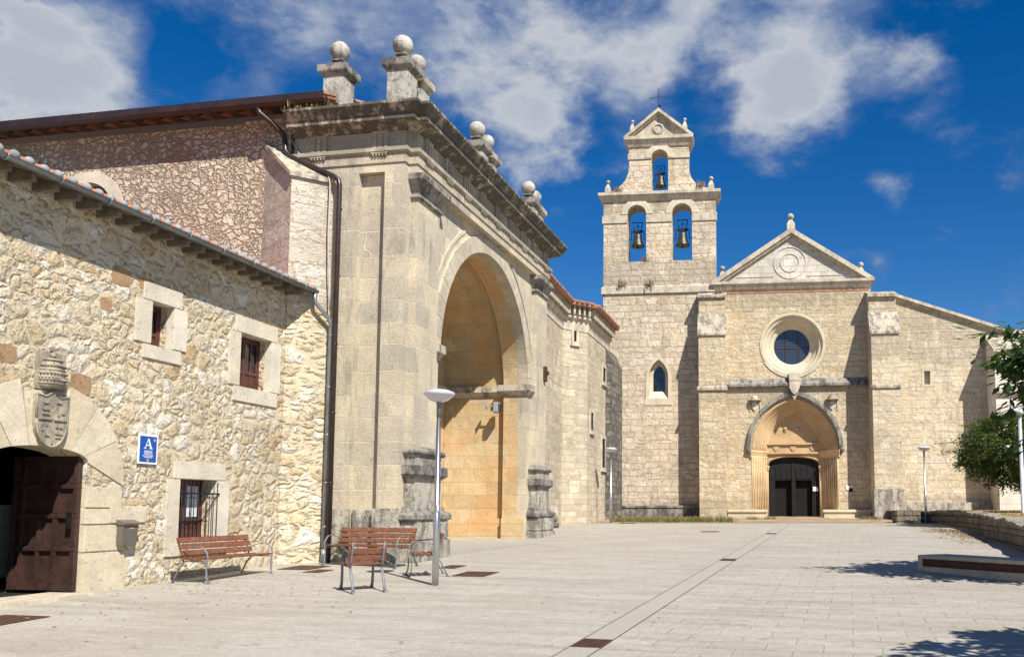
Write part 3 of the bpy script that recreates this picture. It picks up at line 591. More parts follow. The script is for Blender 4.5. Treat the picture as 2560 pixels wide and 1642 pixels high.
mb.build('downpipe', M_zinc, H, 'thin grey zinc downpipe')

# ================================================================== TALL WING behind the hostel
W = thing('monastery_wing', GO, A0, 'tall wing of reddish rubble masonry rising behind the hostel roof', 'building')
lun = [(7.88, 8.0), (9.32, 8.0)] + [(8.60 + .72 * math.cos(R(a)), 9.08 + .72 * math.sin(R(a))) for a in range(0, 181, 12)]
MB().prism([(3.0, 0), (17, 0), (17, 10.98), (3.0, 10.98)], [lun], 'x', .06, .7).build('wall', M_tall, W)
MB().box(.35, .36, 7.8, 9.4, 7.9, 9.9).build('window', M_frame, W)
ring = [(8.60 + 1.05 * math.cos(R(a)), 9.08 + 1.0 * math.sin(R(a))) for a in range(0, 181, 12)] + [(8.60 + .715 * math.cos(R(a)), 9.08 + .715 * math.sin(R(a))) for a in range(180, -1, -12)]
MB().prism(ring, None, 'x', .03, .3).build('window_arch', M_white, W)
P0, P1, P2 = (-.715, 2.45), (.03, 1.79), (.09, 3.72)
mb = MB(); mb.prism([P0, P1, P2], None, 'z', -.3, 6.3); mb.build('lower_masonry', M_host, W)
mb = MB(); vs = [(*P0, 6.3), (*P1, 6.3), (*P2, 6.3), (*P0, 9.26), (*P1, 9.26), (*P2, 10.5)]; mb.add(vs, [(0, 1, 2), (3, 4, 5), (0, 1, 4, 3), (1, 2, 5, 4), (2, 0, 3, 5)]); bt = mb.build('buttress', M_butt, W)
Q0, Q1, Q2 = (-.80, 2.44), (.05, 1.68), (.10, 3.86)
mb = MB(); vs = [(*Q0, 9.24), (*Q1, 9.26), (*Q2, 10.48), (*Q0, 9.34), (*Q1, 9.36), (*Q2, 10.60)]; mb.add(vs, [(0, 1, 2), (3, 4, 5), (0, 1, 4, 3), (1, 2, 5, 4), (2, 0, 3, 5)]); mb.build('coping_slab', M_trim, bt)
# roof of the wing: tile rows seen from below, box gutter
mb = MB(); ex, ez, sl = -.44, 11.20, .33
mb.add([(ex, 1.85, ez), (ex, 17, ez), (7, 17, ez + sl * 7.6), (7, 1.85, ez + sl * 7.6), (ex, 1.85, ez + .06), (ex, 17, ez + .06), (7, 17, ez + .06 + sl * 7.6), (7, 1.85, ez + .06 + sl * 7.6)],
       [(0, 1, 2, 3), (4, 5, 6, 7), (0, 1, 5, 4), (1, 2, 6, 5), (2, 3, 7, 6), (3, 0, 4, 7)]); wr = mb.build('roof', M_clayd, W)
tl = MB(); so = MB(); r = random.Random(4)
for i in range(56):
    y = 1.95 + i * .268
    seg = 6; pts = [(y + .10 * math.cos(R(180 * k / seg)), .085 * math.sin(R(180 * k / seg))) for k in range(seg + 1)]
    vs = [(ex - .06, a, ez + .07 + b) for a, b in pts] + [(7, a, ez + .07 + b + sl * 7.6) for a, b in pts]; tl.add(vs, [(a, a + 1, a + 1 + seg + 1, a + seg + 1) for a in range(seg)], True)
    if i % 2 == 0:
        pts = [(y + .16 * math.cos(R(180 * k / seg)), -.13 * math.sin(R(180 * k / seg))) for k in range(seg + 1)]
        vs = [(ex + .05, a, ez - .01 + b) for a, b in pts] + [(.08, a, ez - .03 + b + sl * .6 - .08) for a, b in pts]; so.add(vs, [(a, a + 1, a + 1 + seg + 1, a + seg + 1) for a in range(seg)], True)
tl.build('cover_tiles', M_clayd, wr); so.build('eave_tiles', plain('eave_shade_tile', (.15, .065, .035), .9, var=.5), wr)  # eave tiles get a darker clay colour to carry the eave's shade
mb = MB(); mb.box(ex + .02, .1, 1.9, 17, ez - .03, ez - .005); mb.build('eave_board', M_wood, wr)
mb = MB(); mb.prism([(ex - .15, ez + .10), (ex - .15, ez - .06), (ex - .09, ez - .13), (ex + .0, ez - .13), (ex + .03, ez - .08), (ex + .03, ez + .06), (ex + .015, ez + .06), (ex + .015, ez - .05), (ex - .135, ez - .05), (ex - .135, ez + .10)], None, 'y', 1.80, 17); mb.build('gutter', M_brown, W)
mb = MB(); mb.tube([(ex - .05, 3.55, ez - .1), (ex - .05, 3.5, ez - .25), (ex + .12, 3.3, ez - .42), (-.13, 3.08, 10.52), (-.12, 3.06, 10.42), (-.12, 3.02, 10.12), (-.14, 2.9, 9.98), (-.14, 1.72, 9.40), (-.14, 1.60, 9.30), (-.14, 1.57, 9.16), (-.12, 1.57, .40)], .062, 12)
for z in (8.6, 7.0, 5.4, 3.8, 2.2): mb.lathe([(.064, -.015), (.072, -.015), (.072, .015), (.064, .015)], -.12, 1.57, z, 12)
mb.build('downpipe', M_brown, W, 'thick dark brown downpipe with a slanting elbow')
MB().tube([(-.05, 2.9, 10.4), (-.06, 2.55, 9.8), (-.12, 2.1, 9.62), (-.16, 1.85, 9.42), (-.16, 1.80, 9.2), (-.16, 1.81, 8.0), (-.17, 1.76, 7.2), (-.15, 1.73, 6.6), (-.14, 1.72, 6.2)], .018, 6).build('cable', M_cable, W)

# ================================================================== GATEWAY
T = thing('stone_gateway', GO, A0, 'monumental grey stone gateway with deep round arch and ball finials', 'gateway')
AX0, AX1, ASP, AR = 2.12, 9.30, 5.42, 3.59; acx = 5.71
hole = [(AX0, -.5), (AX1, -.5)] + arc(acx, ASP, AR, 0, 180, 40)
MB().prism([(.18, -.5), (11.06, -.5), (11.06, 9.48), (.18, 9.48)], [hole], 'y', 0, .30).build('front_wall', M_gate, T)
hole2 = [(AX0 + .0, -.5), (AX1 - .0, -.5)] + arc(acx, ASP, AR, 0, 180, 40)
nw = MB(); nw.prism([(.2, -.5), (11.06, -.5), (11.06, 9.48), (.2, 9.48)], [hole2], 'y', .302, .80)
hole3 = [(1.87, -.5), (9.55, -.5)] + arc(acx, ASP, 3.84, 0, 180, 40)
nw.prism([(.2, -.5), (11.06, -.5), (11.06, 9.48), (.2, 9.48)], [hole3], 'y', .802, 2.95).box(.2, 11.06, 2.952, 4.0, -.5, 9.48)
nw.box(9.44, 9.56, .803, 2.94, -.5, 1.30).box(9.38, 9.439, .803, 2.94, -.5, .98).box(9.45, 9.56, 2.63, 2.94, 1.31, 5.33).box(9.20, 9.31, .05, .80, -.5, 1.30)
nw.box(1.86, 1.98, .803, 2.94, -.5, 1.30).box(1.99, 9.43, 2.84, 2.951, -.5, 1.30)
nw.build('niche_wall', M_niche, T)
sd_ = MB(); sd_.box(0, .179, 0, .50, -.5, 9.48).box(0, .179, 1.16, 3.3, -.5, 9.48)
sd_.box(.18, .199, .301, 3.3, -.5, 9.47); sd_.build('side_wall', M_gate, T)
bs = MB(); bs.rbox(-.10, .02, -.06, .56, -.5, 1.62, .02).rbox(-.10, .02, 1.12, 1.76, -.5, 1.60, .02).rbox(.06, .2, .561, 1.119, -.5, 1.58, .02); bs.build('side_plinth', M_base, T)
def ngon_sweep(mb, x0, x1, e, prof, side=1): return mb.sweep([(x0, 0), (x0, -e), (x1, -e), (x1, 0)], prof)
for (x0, x1), lx in (((.38, 1.62), 0), ((9.74, 10.88), 1)):
    p = MB(); p.box(x0, x1, -.18, .02, 2.95, 9.0); pl = p.build('pilaster', M_gate, T)
    c = MB(); ngon_sweep(c, x0, x1, .18, [(-.05, 8.90), (.04, 8.90), (.07, 8.94), (.05, 8.99), (.02, 9.02), (0.03, 9.10), (.05, 9.14), (.08, 9.18), (.17, 9.31), (.21, 9.335), (.21, 9.47), (-.05, 9.47)])
    c.build('capital', M_dark, pl)
    a0, a1 = (.34, 1.80) if not lx else (9.62, 11.0)
    d = MB(); d.box(a0, a1, -.28, .01, 1.36, 2.98); ngon_sweep(d, a0 + .05, a1 - .05, .24, [(-.1, 2.98), (.0, 2.98), (.0, 3.05), (-.1, 3.05)]); d.build('pedestal', M_base, T)
    t_ = MB(); ngon_sweep(t_, a0, a1, .26, [(-.05, 2.84), (.02, 2.84), (.07, 2.86), (.10, 2.90), (.10, 2.94), (.07, 2.98), (.02, 3.0), (-.05, 3.0)]); ngon_sweep(t_, a0, a1, .26, [(-.05, 2.30), (.02, 2.30), (.10, 2.36), (.14, 2.40), (.14, 2.60), (-.05, 2.60)])
    ngon_sweep(t_, a0 - .10, a1 + .22, .30, [(-.05, 1.33), (.08, 1.33), (.13, 1.37), (.13, 1.46), (.08, 1.52), (.0, 1.55), (-.03, 1.65), (-.05, 1.65)]); t_.build('moulding', M_dark, T)
    b_ = MB(); b_.rbox(a0 - .14, a1 + .26, -.40, .02, .88, 1.33, .03).rbox(a0 - .2, a1 + .30, -.44, .02, -.5, .875, .03); b_.build('plinth', M_base, T)
# impost band inside the arch
MB().sweep([(1.62, 0), (AX0, 0), (AX0, .80), (1.87, .80), (1.87, 2.95), (9.55, 2.95), (9.55, .80), (9.30, .80), (9.30, 0), (9.80, 0)], [(-.02, 5.34), (.03, 5.34), (.05, 5.40), (.09, 5.45), (.15, 5.50), (.15, 5.70), (-.02, 5.70)]).build('impost', M_trim, T)
# voussoirs of the arch
mb = MB(); nv = 23
for i in range(nv):
    a0 = 180.0 * i / nv + .12; a1 = 180.0 * (i + 1) / nv - .12; q_ = 3
    mb.prism([(acx + (AR - .004) * math.cos(R(a0 + (a1 - a0) * k / q_)), ASP + (AR - .004) * math.sin(R(a0 + (a1 - a0) * k / q_))) for k in range(q_ + 1)] + [(acx + 4.04 * math.cos(R(a1 + (a0 - a1) * k / q_)), ASP + 4.04 * math.sin(R(a1 + (a0 - a1) * k / q_))) for k in range(q_ + 1)], None, 'y', -.055, .28)
mb.build('arch_ring', M_vous, T)
mb = MB()
for a0, a1 in ((4, 64), (118, 176)):
    mb = MB(); k = 16; mb.prism([(acx + 4.30 * math.cos(R(a0 + (a1 - a0) * j / k)), ASP + 4.30 * math.sin(R(a0 + (a1 - a0) * j / k))) for j in range(k + 1)] + [(acx + 4.20 * math.cos(R(a1 + (a0 - a1) * j / k)), ASP + 4.20 * math.sin(R(a1 + (a0 - a1) * j / k))) for j in range(k + 1)], None, 'y', -.03, .1)
    mb.build('spandrel_moulding', M_vous, T)
# entablature
path = [(0, 2.86), (0, 0), (.20, 0), (.20, -.22), (10.97, -.22), (10.97, 0), (11.06, 0), (11.06, 4.0)]
MB().sweep(path, [(-.6, 9.48), (0, 9.48), (0, 9.69), (.035, 9.69), (.035, 9.92), (.05, 9.92), (.10, 9.95), (.10, 10.04), (-.6, 10.04)]).build('architrave', M_gate, T)
MB().sweep(path, [(-.6, 10.041), (0, 10.041), (0, 10.45), (-.6, 10.45)]).build('frieze', M_gate, T)
MB().sweep(path, [(-.6, 10.451), (.06, 10.451), (.10, 10.50), (.20, 10.55), (.22, 10.56), (.38, 10.58), (.38, 10.70), (.42, 10.71), (.50, 10.87), (.54, 10.89), (.54, 10.95), (-.6, 11.0)]).build('cornice', M_corn, T)
MB().box(.0, 11.06, -.2, 4.2, 10.93, 11.0).build('roof_slab', M_trim, T)
MB().rbox(.05, .2, .55, 1.6, 11.0, 11.10, .01).build('coping', M_brown, T)
def triglyph(org, ax, out, nm='triglyph'):
    mb = MB(); w_ = .42
    def bx(u0, u1, o0, o1, z0, z1):
        if ax == 'x': mb.box(org + u0, org + u1, out - o1, out - o0, z0, z1)
        else: mb.box(out - o1, out - o0, org + u0, org + u1, z0, z1)
    for k in range(3): bx(k * .15, k * .15 + .10, 0, .055, 10.045, 10.39)
    bx(-.005, .405, 0, .03, 10.045, 10.39); bx(-.01, .41, 0, .06, 10.391, 10.449)
    for k in range(5):
        c = .04 + k * .08
        if ax == 'x': mb.lathe([(.001, -.05), (.026, -.05), (.016, 0), (.001, 0)], org + c, out - .06, 9.90, 8)
        else: mb.lathe([(.001, -.05), (.030, -.05), (.018, 0), (.001, 0)], out - .065, org + c, 9.90, 8)
    bx(-.01, .41, .035, .09, 9.90, 9.925)
    mb.build(nm, M_gate, T)
for i in range(9): triglyph(.55 + i * 1.21, 'x', -.22)
for y in (2.0, .42): triglyph(y, 'y', 0.0)
def finial(x, y, k=1.0):
    f = MB(); h = .27 * k; f.rbox(x - h, x + h, y - h, y + h, 11.0, 12.02, .015); fo = f.build('ball_finial', M_ballw, T)
    c = MB(); c.sweep([(x - h, y - h), (x + h, y - h), (x + h, y + h), (x - h, y + h)], [(-.2, 12.0), (0, 12.0), (.09, 12.09), (.10, 12.12), (.10, 12.26), (-.2, 12.26)], closed=True); c.rbox(x - h * .8, x + h * .8, y - h * .8, y + h * .8, 12.24, 12.36, .01)
    c.lathe([(.001, 0), (.10, 0), (.08, .10), (.12, .14), (.001, .14)], x, y, 12.34, 12).rbox(x - .15, x + .15, y - .15, y + .15, 12.45, 12.50, .006); c.build('cap', M_dark if k > .97 else M_trim, fo)
    MB().ball(x, y, 12.50 + .235 * k, .245 * k, 24).build('ball', M_ballw, fo)
for x, y, k in ((.36, .30, 1), (1.22, .34, .92), (5.25, .30, 1), (6.12, .32, .92), (10.15, .30, 1), (10.98, .32, .92), (.34, 1.95, 1)): finial(x, y, k)

fl = thing('floodlight', G(9.12, 1.18, 4.98), A0, 'small white square floodlight hanging under the arch impost', 'floodlight')
MB().rbox(-.17, .17, -.30, -.12, -.22, .14, .03).build('housing', M_floodl, fl); MB().rbox(-.13, .13, -.315, -.301, -.17, .09, .005).build('lens', M_glass, fl); MB().box(-.02, .02, -.12, .17, .0, .05).box(-.1, .1, .165, .18, -.08, .12).build('bracket', M_floodl, fl)
bx = thing('wall_lantern', G(10.62, -.18, 6.25), A0, 'small rusty iron box fixed high on the right pilaster of the gateway', 'lamp')
MB().rbox(-.10, .10, -.10, .0, -.26, .26, .015).rbox(-.04, .10, -.16, -.1, -.04, .10, .01).build('case', M_rust, bx)
# stone urn beside the gateway's far pier
p = Vector((-3.52, 36.4, 0)); ur = thing('stone_urn', (p.x, p.y, gz(p.y)), 0, 'rounded grey stone urn on a mossy foot beside the far pier of the gateway', 'urn')
MB().lathe([(.001, .24), (.13, .24), (.20, .33), (.235, .48), (.24, .62), (.21, .76), (.18, .84), (.16, .84), (.16, .74), (.001, .74)], 0, 0, 0, 20).build('bowl', M_trim, ur)
MB().lathe([(.001, 0), (.22, 0), (.25, .10), (.22, .20), (.15, .24), (.001, .24)], 0, 0, 0, 16).build('foot', M_dark, ur)

# ================================================================== FAR MONASTERY RANGE
RO = Vector((-3.43, 39.0, 0)); Rg = thing('monastery_range', RO, 0, 'lower stone range with canted corner and tiled eave between gateway and church', 'building')
def hd(a, l): return Vector((math.sin(R(a)) * l, math.cos(R(a)) * l))
Pa = -hd(7.5, 9.0); Pb = Vector((0, 0)); Pc = hd(50, 1.38); Pd = Pc + hd(9.5, 4.9)
MB().prism([tuple(Pa), tuple(Pb), tuple(Pc), tuple(Pd), (-7, 6.0), (-7, -8)], None, 'z', -.5, 10.2).build('wall', M_range, Rg)
rp = [tuple(Pa), tuple(Pb), tuple(Pc), tuple(Pd)]
cr = MB(); cr.sweep(rp, [(-.4, 9.55), (.03, 9.55), (.03, 9.98), (.13, 10.08), (.15, 10.10), (.15, 10.20), (.10, 10.22), (.10, 10.60), (-.4, 10.60)])
for A_, B_ in ((Pa, Pb), (Pb, Pc), (Pc, Pd)):
    d = (B_ - A_); L = d.length; d.normalize(); nn_ = Vector((d.y, -d.x)); k = int(L / .26)
    for i in range(k):
        c = A_ + d * ((i + .5) * L / k) + nn_ * .22; Mx = Matrix.Translation((c.x, c.y, 10.41)) @ Matrix.Rotation(math.atan2(d.y, d.x), 4, 'Z'); cr.box(-.055, .055, -.12, .13, -.19, .19, Mx)
cr.build('corbelled_cornice', M_trimL, Rg)
MB().sweep(rp, [(.46, 10.60), (.50, 10.62), (.50, 10.74), (-2.4, 11.55), (-2.4, 10.7), (-.3, 10.60)]).build('roof', M_clayd, Rg)
tm = MB()
for A_, B_ in ((Pa, Pb), (Pb, Pc), (Pc, Pd)):
    d = (B_ - A_); L = d.length; d.normalize(); nn_ = Vector((d.y, -d.x)); k = max(2, int(L / .24))
    for i in range(k):
        c = A_ + d * ((i + .5) * L / k); a_ = c + nn_ * .55; b_ = c - nn_ * 1.6; tm.tube([(a_.x, a_.y, 10.74), (b_.x, b_.y, 11.34)], .085, 8)
tm.build('cover_tiles', M_clayd, Rg)
def range_window(A_, d_, s, z0, z1, w_, arch=False):
    c = A_ + d_ * s; Mx = Matrix.Translation((c.x, c.y, 0)) @ Matrix.Rotation(math.atan2(d_.y, d_.x), 4, 'Z')
    f = MB(); f.prism([(-w_ - .12, z0 - .12), (w_ + .12, z0 - .12), (w_ + .12, z1 + .15), (-w_ - .12, z1 + .15)], [[(-w_, z0), (w_, z0), (w_, z1), (-w_, z1)]], 'y', -.05, .05, M=Mx); f.box(-w_ - .18, w_ + .18, -.10, .02, z0 - .20, z0 - .121, Mx)
    wo = f.build('window', M_trimL, Rg); MB().box(-w_, w_, -.006, .02, z0, z1, Mx).build('opening', M_void, wo)  # solid near-black slab colours in the shade of the window recess
range_window(Pb, hd(50, 1), .66, 9.05, 9.62, .07); dC = hd(9.5, 1)
range_window(Pc, dC, 3.6, 7.8, 8.5, .35); range_window(Pc, dC, .9, 5.2, 6.0, .3); range_window(Pc, dC, 3.5, 3.6, 5.0, .38)
# dark buttress against the church corner
bb = MB(); dz = [(2.2, 9.4), (4.6, 9.4)]
q0 = Pc + hd(9.5, 4.0); q1 = Pc + hd(9.5, 6.9); nr = Vector((math.cos(R(9.5)), -math.sin(R(9.5))))
vs = [(q0.x, q0.y, .3), ((q0 + nr * .30).x, (q0 + nr * .30).y, .3), ((q1 + nr * .30).x, (q1 + nr * .30).y, .3), (q1.x, q1.y, .3), (q0.x, q0.y, 9.6), ((q0 + nr * .30).x, (q0 + nr * .30).y, 8.9), ((q1 + nr * .30).x, (q1 + nr * .30).y, 8.9), (q1.x, q1.y, 9.6)]
bb.add(vs, [(0, 1, 2, 3), (4, 5, 6, 7), (0, 1, 5, 4), (1, 2, 6, 5), (2, 3, 7, 6), (3, 0, 4, 7)]); bb.build('buttress', ashlar('mossy_ashlar', .45, .28, [(.16, .15, .13), (.30, .28, .23), (.10, .095, .085), (.38, .34, .27)], (.14, .13, .11), .03, .05, .5, .08, 1.6, stain=.6, stain_col=(.05, .05, .048), pit=.7, face=.8), Rg)

# ================================================================== CHURCH
K = thing('church', CO, AC, 'pale limestone church with pointed portal, rose window and bell gable', 'church')
FY = 1.40
# tower and bell gable
lanc = [(-3.80, 7.55), (-2.76, 7.55), (-2.76, 8.75)] + [p for p in pointed(-3.28, .52, 8.75, .95, 8)][1:-1] + [(-3.80, 8.75)]
MB().prism([(-6.33, -.3), (-.12, -.3), (-.12, 13.4), (-6.33, 13.4)], [lanc], 'y', FY, FY + 1.5).box(-6.33, -.12, FY + 1.501, 7, -.3, 13.3).build('tower_wall', M_tower, K)
h1 = arch_hole(-5.0, -3.95, 15.17, 17.84); h2 = arch_hole(-2.52, -1.42, 15.17, 17.82); h3 = arch_hole(-3.66, -2.73, 19.10, 21.03)
MB().prism([(-6.33, 13.75), (-.12, 13.75), (-.12, 18.6), (-6.33, 18.6)], [h1, h2], 'y', FY + .02, FY + 1.25).build('belfry_wall', M_tower, K)
lc = [(-6.0, 19.06), (-.45, 19.06), (-.5, 19.2), (-.95, 19.32), (-1.25, 19.55), (-1.45, 19.85), (-1.56, 20.2), (-1.60, 20.6), (-1.60, 21.9), (-4.91, 21.9), (-4.91, 20.6), (-4.97, 20.2), (-5.10, 19.85), (-5.35, 19.55), (-5.7, 19.32)]
MB().prism(lc, [h3], 'y', FY + .05, FY + 1.15).build('belfry_wall', M_tower, K)
bd = MB()
bd.sweep([(-6.33, FY + 1.3), (-6.33, FY), (-.12, FY), (-.12, FY + 1.3)], [(-.3, 13.36), (.10, 13.36), (.10, 13.72), (.02, 13.78), (-.3, 13.78)])
for a, c_ in ((-6.40, -5.0), (-3.95, -2.52), (-1.42, -.05)): MB().box(a, c_, FY - .035, FY + .2, 17.36, 17.80).build('impost_band', M_trimL, K)
for a, c_ in ((-4.97, -3.66), (-2.73, -1.54)): MB().box(a, c_, FY - .01, FY + .2, 20.98, 21.32).build('impost_band', M_trimL, K)
bd.build('string_course', M_trimL, K)
def flat_ring(cx_, r0, r1, zs, y0, y1, mat, nm, leg=0, a0=0, a1=180, n_=24, par=K, seg=11):
    mb = MB()
    for i in range(seg):
        b0 = a0 + (a1 - a0) * i / seg + .3; b1 = a0 + (a1 - a0) * (i + 1) / seg - .3; k = 3
        mb.prism([(cx_ + r0 * math.cos(R(b0 + (b1 - b0) * j / k)), zs + r0 * math.sin(R(b0 + (b1 - b0) * j / k))) for j in range(k + 1)] + [(cx_ + r1 * math.cos(R(b1 + (b0 - b1) * j / k)), zs + r1 * math.sin(R(b1 + (b0 - b1) * j / k))) for j in range(k + 1)], None, 'y', y0, y1)
    return mb.build(nm, mat, par)
flat_ring(-4.475, .522, .86, 17.84, FY - .05, FY + .3, M_white, 'arch_ring'); flat_ring(-1.97, .547, .90, 17.82, FY - .05, FY + .3, M_white, 'arch_ring'); flat_ring(-3.195, .462, .78, 21.03, FY - .03, FY + .3, M_white, 'arch_ring')
# cornices of the gable
cn = MB(); cn.sweep([(-6.33, FY + 1.3), (-6.33, FY), (-.12, FY), (-.12, FY + 1.3)], [(-.5, 18.56), (.04, 18.56), (.10, 18.66), (.24, 18.86), (.28, 18.88), (.28, 19.04), (-.5, 19.10)]); cn.build('cornice', M_trimL, K)
cn = MB(); cn.sweep([(-4.91, FY + 1.2), (-4.91, FY + .02), (-1.60, FY + .02), (-1.60, FY + 1.2)], [(-.4, 21.68), (.04, 21.68), (.10, 21.80), (.22, 22.02), (.27, 22.04), (.27, 22.22), (-.4, 22.24)]); cn.build('cornice', M_trimL, K)
def pediment(x0, x1, zb, za, th, y0, yw, y1, ring, mwall, nm, ringy):
    cxp = (x0 + x1) / 2; sl_ = (za - zb) / (cxp - x0)
    MB().prism([(x0 + .25, zb), (x1 - .25, zb), (cxp, za - th * 1.05)], None, 'y', yw, y1).build('tympanum_wall', mwall, K)
    r_ = MB()
    for s_ in (1, -1):
        xe = x0 if s_ > 0 else x1
        r_.prism([(xe, zb), (cxp, za), (cxp, za - th), (xe + s_ * th / sl_, zb)], None, 'y', y0, y1); r_.prism([(xe + s_ * th / sl_, zb + .004), (cxp, za - th - .003), (cxp, za - th * 1.5), (xe + s_ * th * 1.5 / sl_, zb + .004)], None, 'y', y0 + .12, y1)
    r_.build(nm, M_trimL, K)
pediment(-5.20, -1.30, 22.22, 23.80, .20, FY - .25, FY + .03, FY + 1.15, None, M_trimL, 'raking_cornice', 0)
rg = MB(); rg.lathe([(.22, -.04), (.30, -.05), (.32, 0), (.30, .05), (.22, .04)], 0, 0, 0, 24, True, Matrix.Translation((-3.27, FY + .02, 22.70)) @ Matrix.Rotation(R(90), 4, 'X')); rg.build('oculus', M_trimL, K)
def obelisk(x, y, z, w_, h, r, nm='ball_finial'):
    f = MB(); a = w_ / 2; f.box(x - a, x + a, y - a, y + a, z - .3, z + h * .55)
    vs = [(x + sx_ * a, y + sy_ * a, z + h * .55) for sx_, sy_ in ((-1, -1), (1, -1), (1, 1), (-1, 1))] + [(x + sx_ * a * .3, y + sy_ * a * .3, z + h) for sx_, sy_ in ((-1, -1), (1, -1), (1, 1), (-1, 1))]
    f.add(vs, [(0, 1, 5, 4), (1, 2, 6, 5), (2, 3, 7, 6), (3, 0, 4, 7), (4, 5, 6, 7)]); o = f.build(nm, M_trimL, K); MB().ball(x, y, z + h + r * .85, r, 16).build('ball', M_trim, o)
obelisk(-4.74, FY + .25, 22.45, .26, .72, .10); obelisk(-1.80, FY + .25, 22.45, .26, .72, .10); obelisk(-6.12, FY + .3, 19.06, .32, .66, .12); obelisk(-.36, FY + .3, 19.06, .32, .66, .12)
cx_ = MB(); xx, yy = -3.27, FY + .3; cx_.tube([(xx, yy, 23.7), (xx, yy, 25.0)], .018, 6); cx_.tube([(xx - .34, yy, 24.62), (xx + .34, yy, 24.70)], .014, 6); cx_.ball(xx + .08, yy, 24.15, .07, 10)
for a, b_ in ((xx, 25.08), (xx - .42, 24.61), (xx + .42, 24.71)): cx_.tube([(a + .07 * math.cos(R(k)), yy, b_ + .07 * math.sin(R(k))) for k in range(0, 361, 45)], .010, 5)
cx_.build('cross', M_iron, K)
# gothic window in the tower
pt = pointed(-3.28, .70, 8.75, 1.15, 8); pi_ = pointed(-3.28, .515, 8.75, .94, 8)
fr = MB(); fr.prism([(-4.02, 7.20), (-2.54, 7.20), (-2.54, 7.5), (-2.58, 7.5), (-2.58, 8.75)] + pt[1:-1] + [(-3.98, 8.75), (-3.98, 7.5), (-4.02, 7.5)], [[(-3.795, 7.55), (-2.765, 7.55)] + pi_], 'y', FY - .03, FY + .25)
pj = pointed(-3.28, .33, 8.80, .62, 8); fr.prism([(-3.80, 7.5), (-2.76, 7.5), (-2.76, 8.75)] + pi_[1:-1] + [(-3.80, 8.75)], [[(-3.61, 7.98), (-2.95, 7.98)] + pj], 'y', FY + .35, FY + .6)
fr.add([(-3.79, FY + .0, 7.56), (-2.77, FY + .0, 7.56), (-2.77, FY + .36, 7.98), (-3.79, FY + .36, 7.98), (-3.79, FY + .36, 7.5), (-2.77, FY + .36, 7.5), (-3.79, FY, 7.5), (-2.77, FY, 7.5)], [(0, 1, 2, 3), (0, 6, 7, 1), (0, 3, 4, 6), (1, 7, 5, 2)])
lw = fr.build('window', M_cream, K); MB().box(-3.7, -2.9, FY + .5, FY + .52, 7.9, 9.6).build('pane', M_glass, lw)
# nave front
rc = (3.93, 10.37)
rose = [(rc[0] + 1.6 * math.cos(R(a)), rc[1] + 1.6 * math.sin(R(a))) for a in range(0, 360, 8)]
por = pointed(3.95, 2.28, 4.75, 2.76, 14); pored = [(1.67, -.3), (6.23, -.3), (6.23, 4.75)] + por[1:-1] + [(1.67, 4.75)]
MB().prism([(-.12, -.3), (8.1, -.3), (8.1, 13.5), (-.12, 13.5)], [rose, pored], 'y', FY, FY + 1.6).build('nave_wall', M_church, K)
nb = MB(); nb.box(-.1, 8.1, 6.5, 7, -.3, 13.4).box(-.1, .3, 3, 6.5, 0, 13.4).box(7.7, 8.1, 3, 6.5, 0, 13.4); nb.add([(-.1, FY + .5, 13.45), (8.1, FY + .5, 13.45), (3.95, FY + .5, 16.2), (-.1, 22, 13.45), (8.1, 22, 13.45), (3.95, 22, 16.2)], [(0, 2, 5, 3), (1, 2, 5, 4), (3, 4, 5)]); nb.build('nave_roof', M_clayd, K)
cn = MB(); cn.sweep([(-.12, FY + 1.5), (-.12, FY), (8.0, FY), (8.0, FY + 1.5)], [(-.4, 13.36), (.04, 13.36), (.12, 13.46), (.24, 13.68), (.28, 13.70), (.28, 13.84), (-.4, 13.86)]); cn.build('cornice', M_trimL, K)
MB().box(.0, 7.95, FY - .02, FY + .1, 13.22, 13.36).build('brick_course', plain('red_brick', (.34, .17, .11), .9, var=.4), K)
M_ped = ashlar('pediment_ashlar', .62, .38, [(.56, .52, .43), (.64, .60, .52), (.50, .46, .38), (.66, .63, .56)], (.40, .36, .28), .012, .008, .3, .012, .4, stain=.30, stain_col=(.24, .22, .20), pit=.3)
pediment(-.42, 8.30, 13.85, 16.72, .28, FY - .28, FY + .03, FY + 1.2, None, M_ped, 'raking_cornice', 0)
rg = MB()
for r0 in (.50, .86): rg.lathe([(r0 - .03, -.03), (r0 - .02, -.045), (r0 + .02, -.045), (r0 + .03, -.03)], 0, 0, 0, 36, True, Matrix.Translation((3.85, FY + .04, 14.86)) @ Matrix.Rotation(R(90), 4, 'X') @ Matrix.Scale(-1, 4, (0, 0, 1)))
rg.box(.95, 2.98, FY - .005, FY + .05, 14.10, 14.13).box(4.75, 6.9, FY - .005, FY + .05, 14.10, 14.13); rg.build('roundel', M_ped, K)
obelisk(3.94, FY + .1, 16.62, .42, .66, .18); obelisk(.22, FY + .3, 14.1, .28, .5, .14); obelisk(7.66, FY + .3, 14.1, .28, .5, .14)
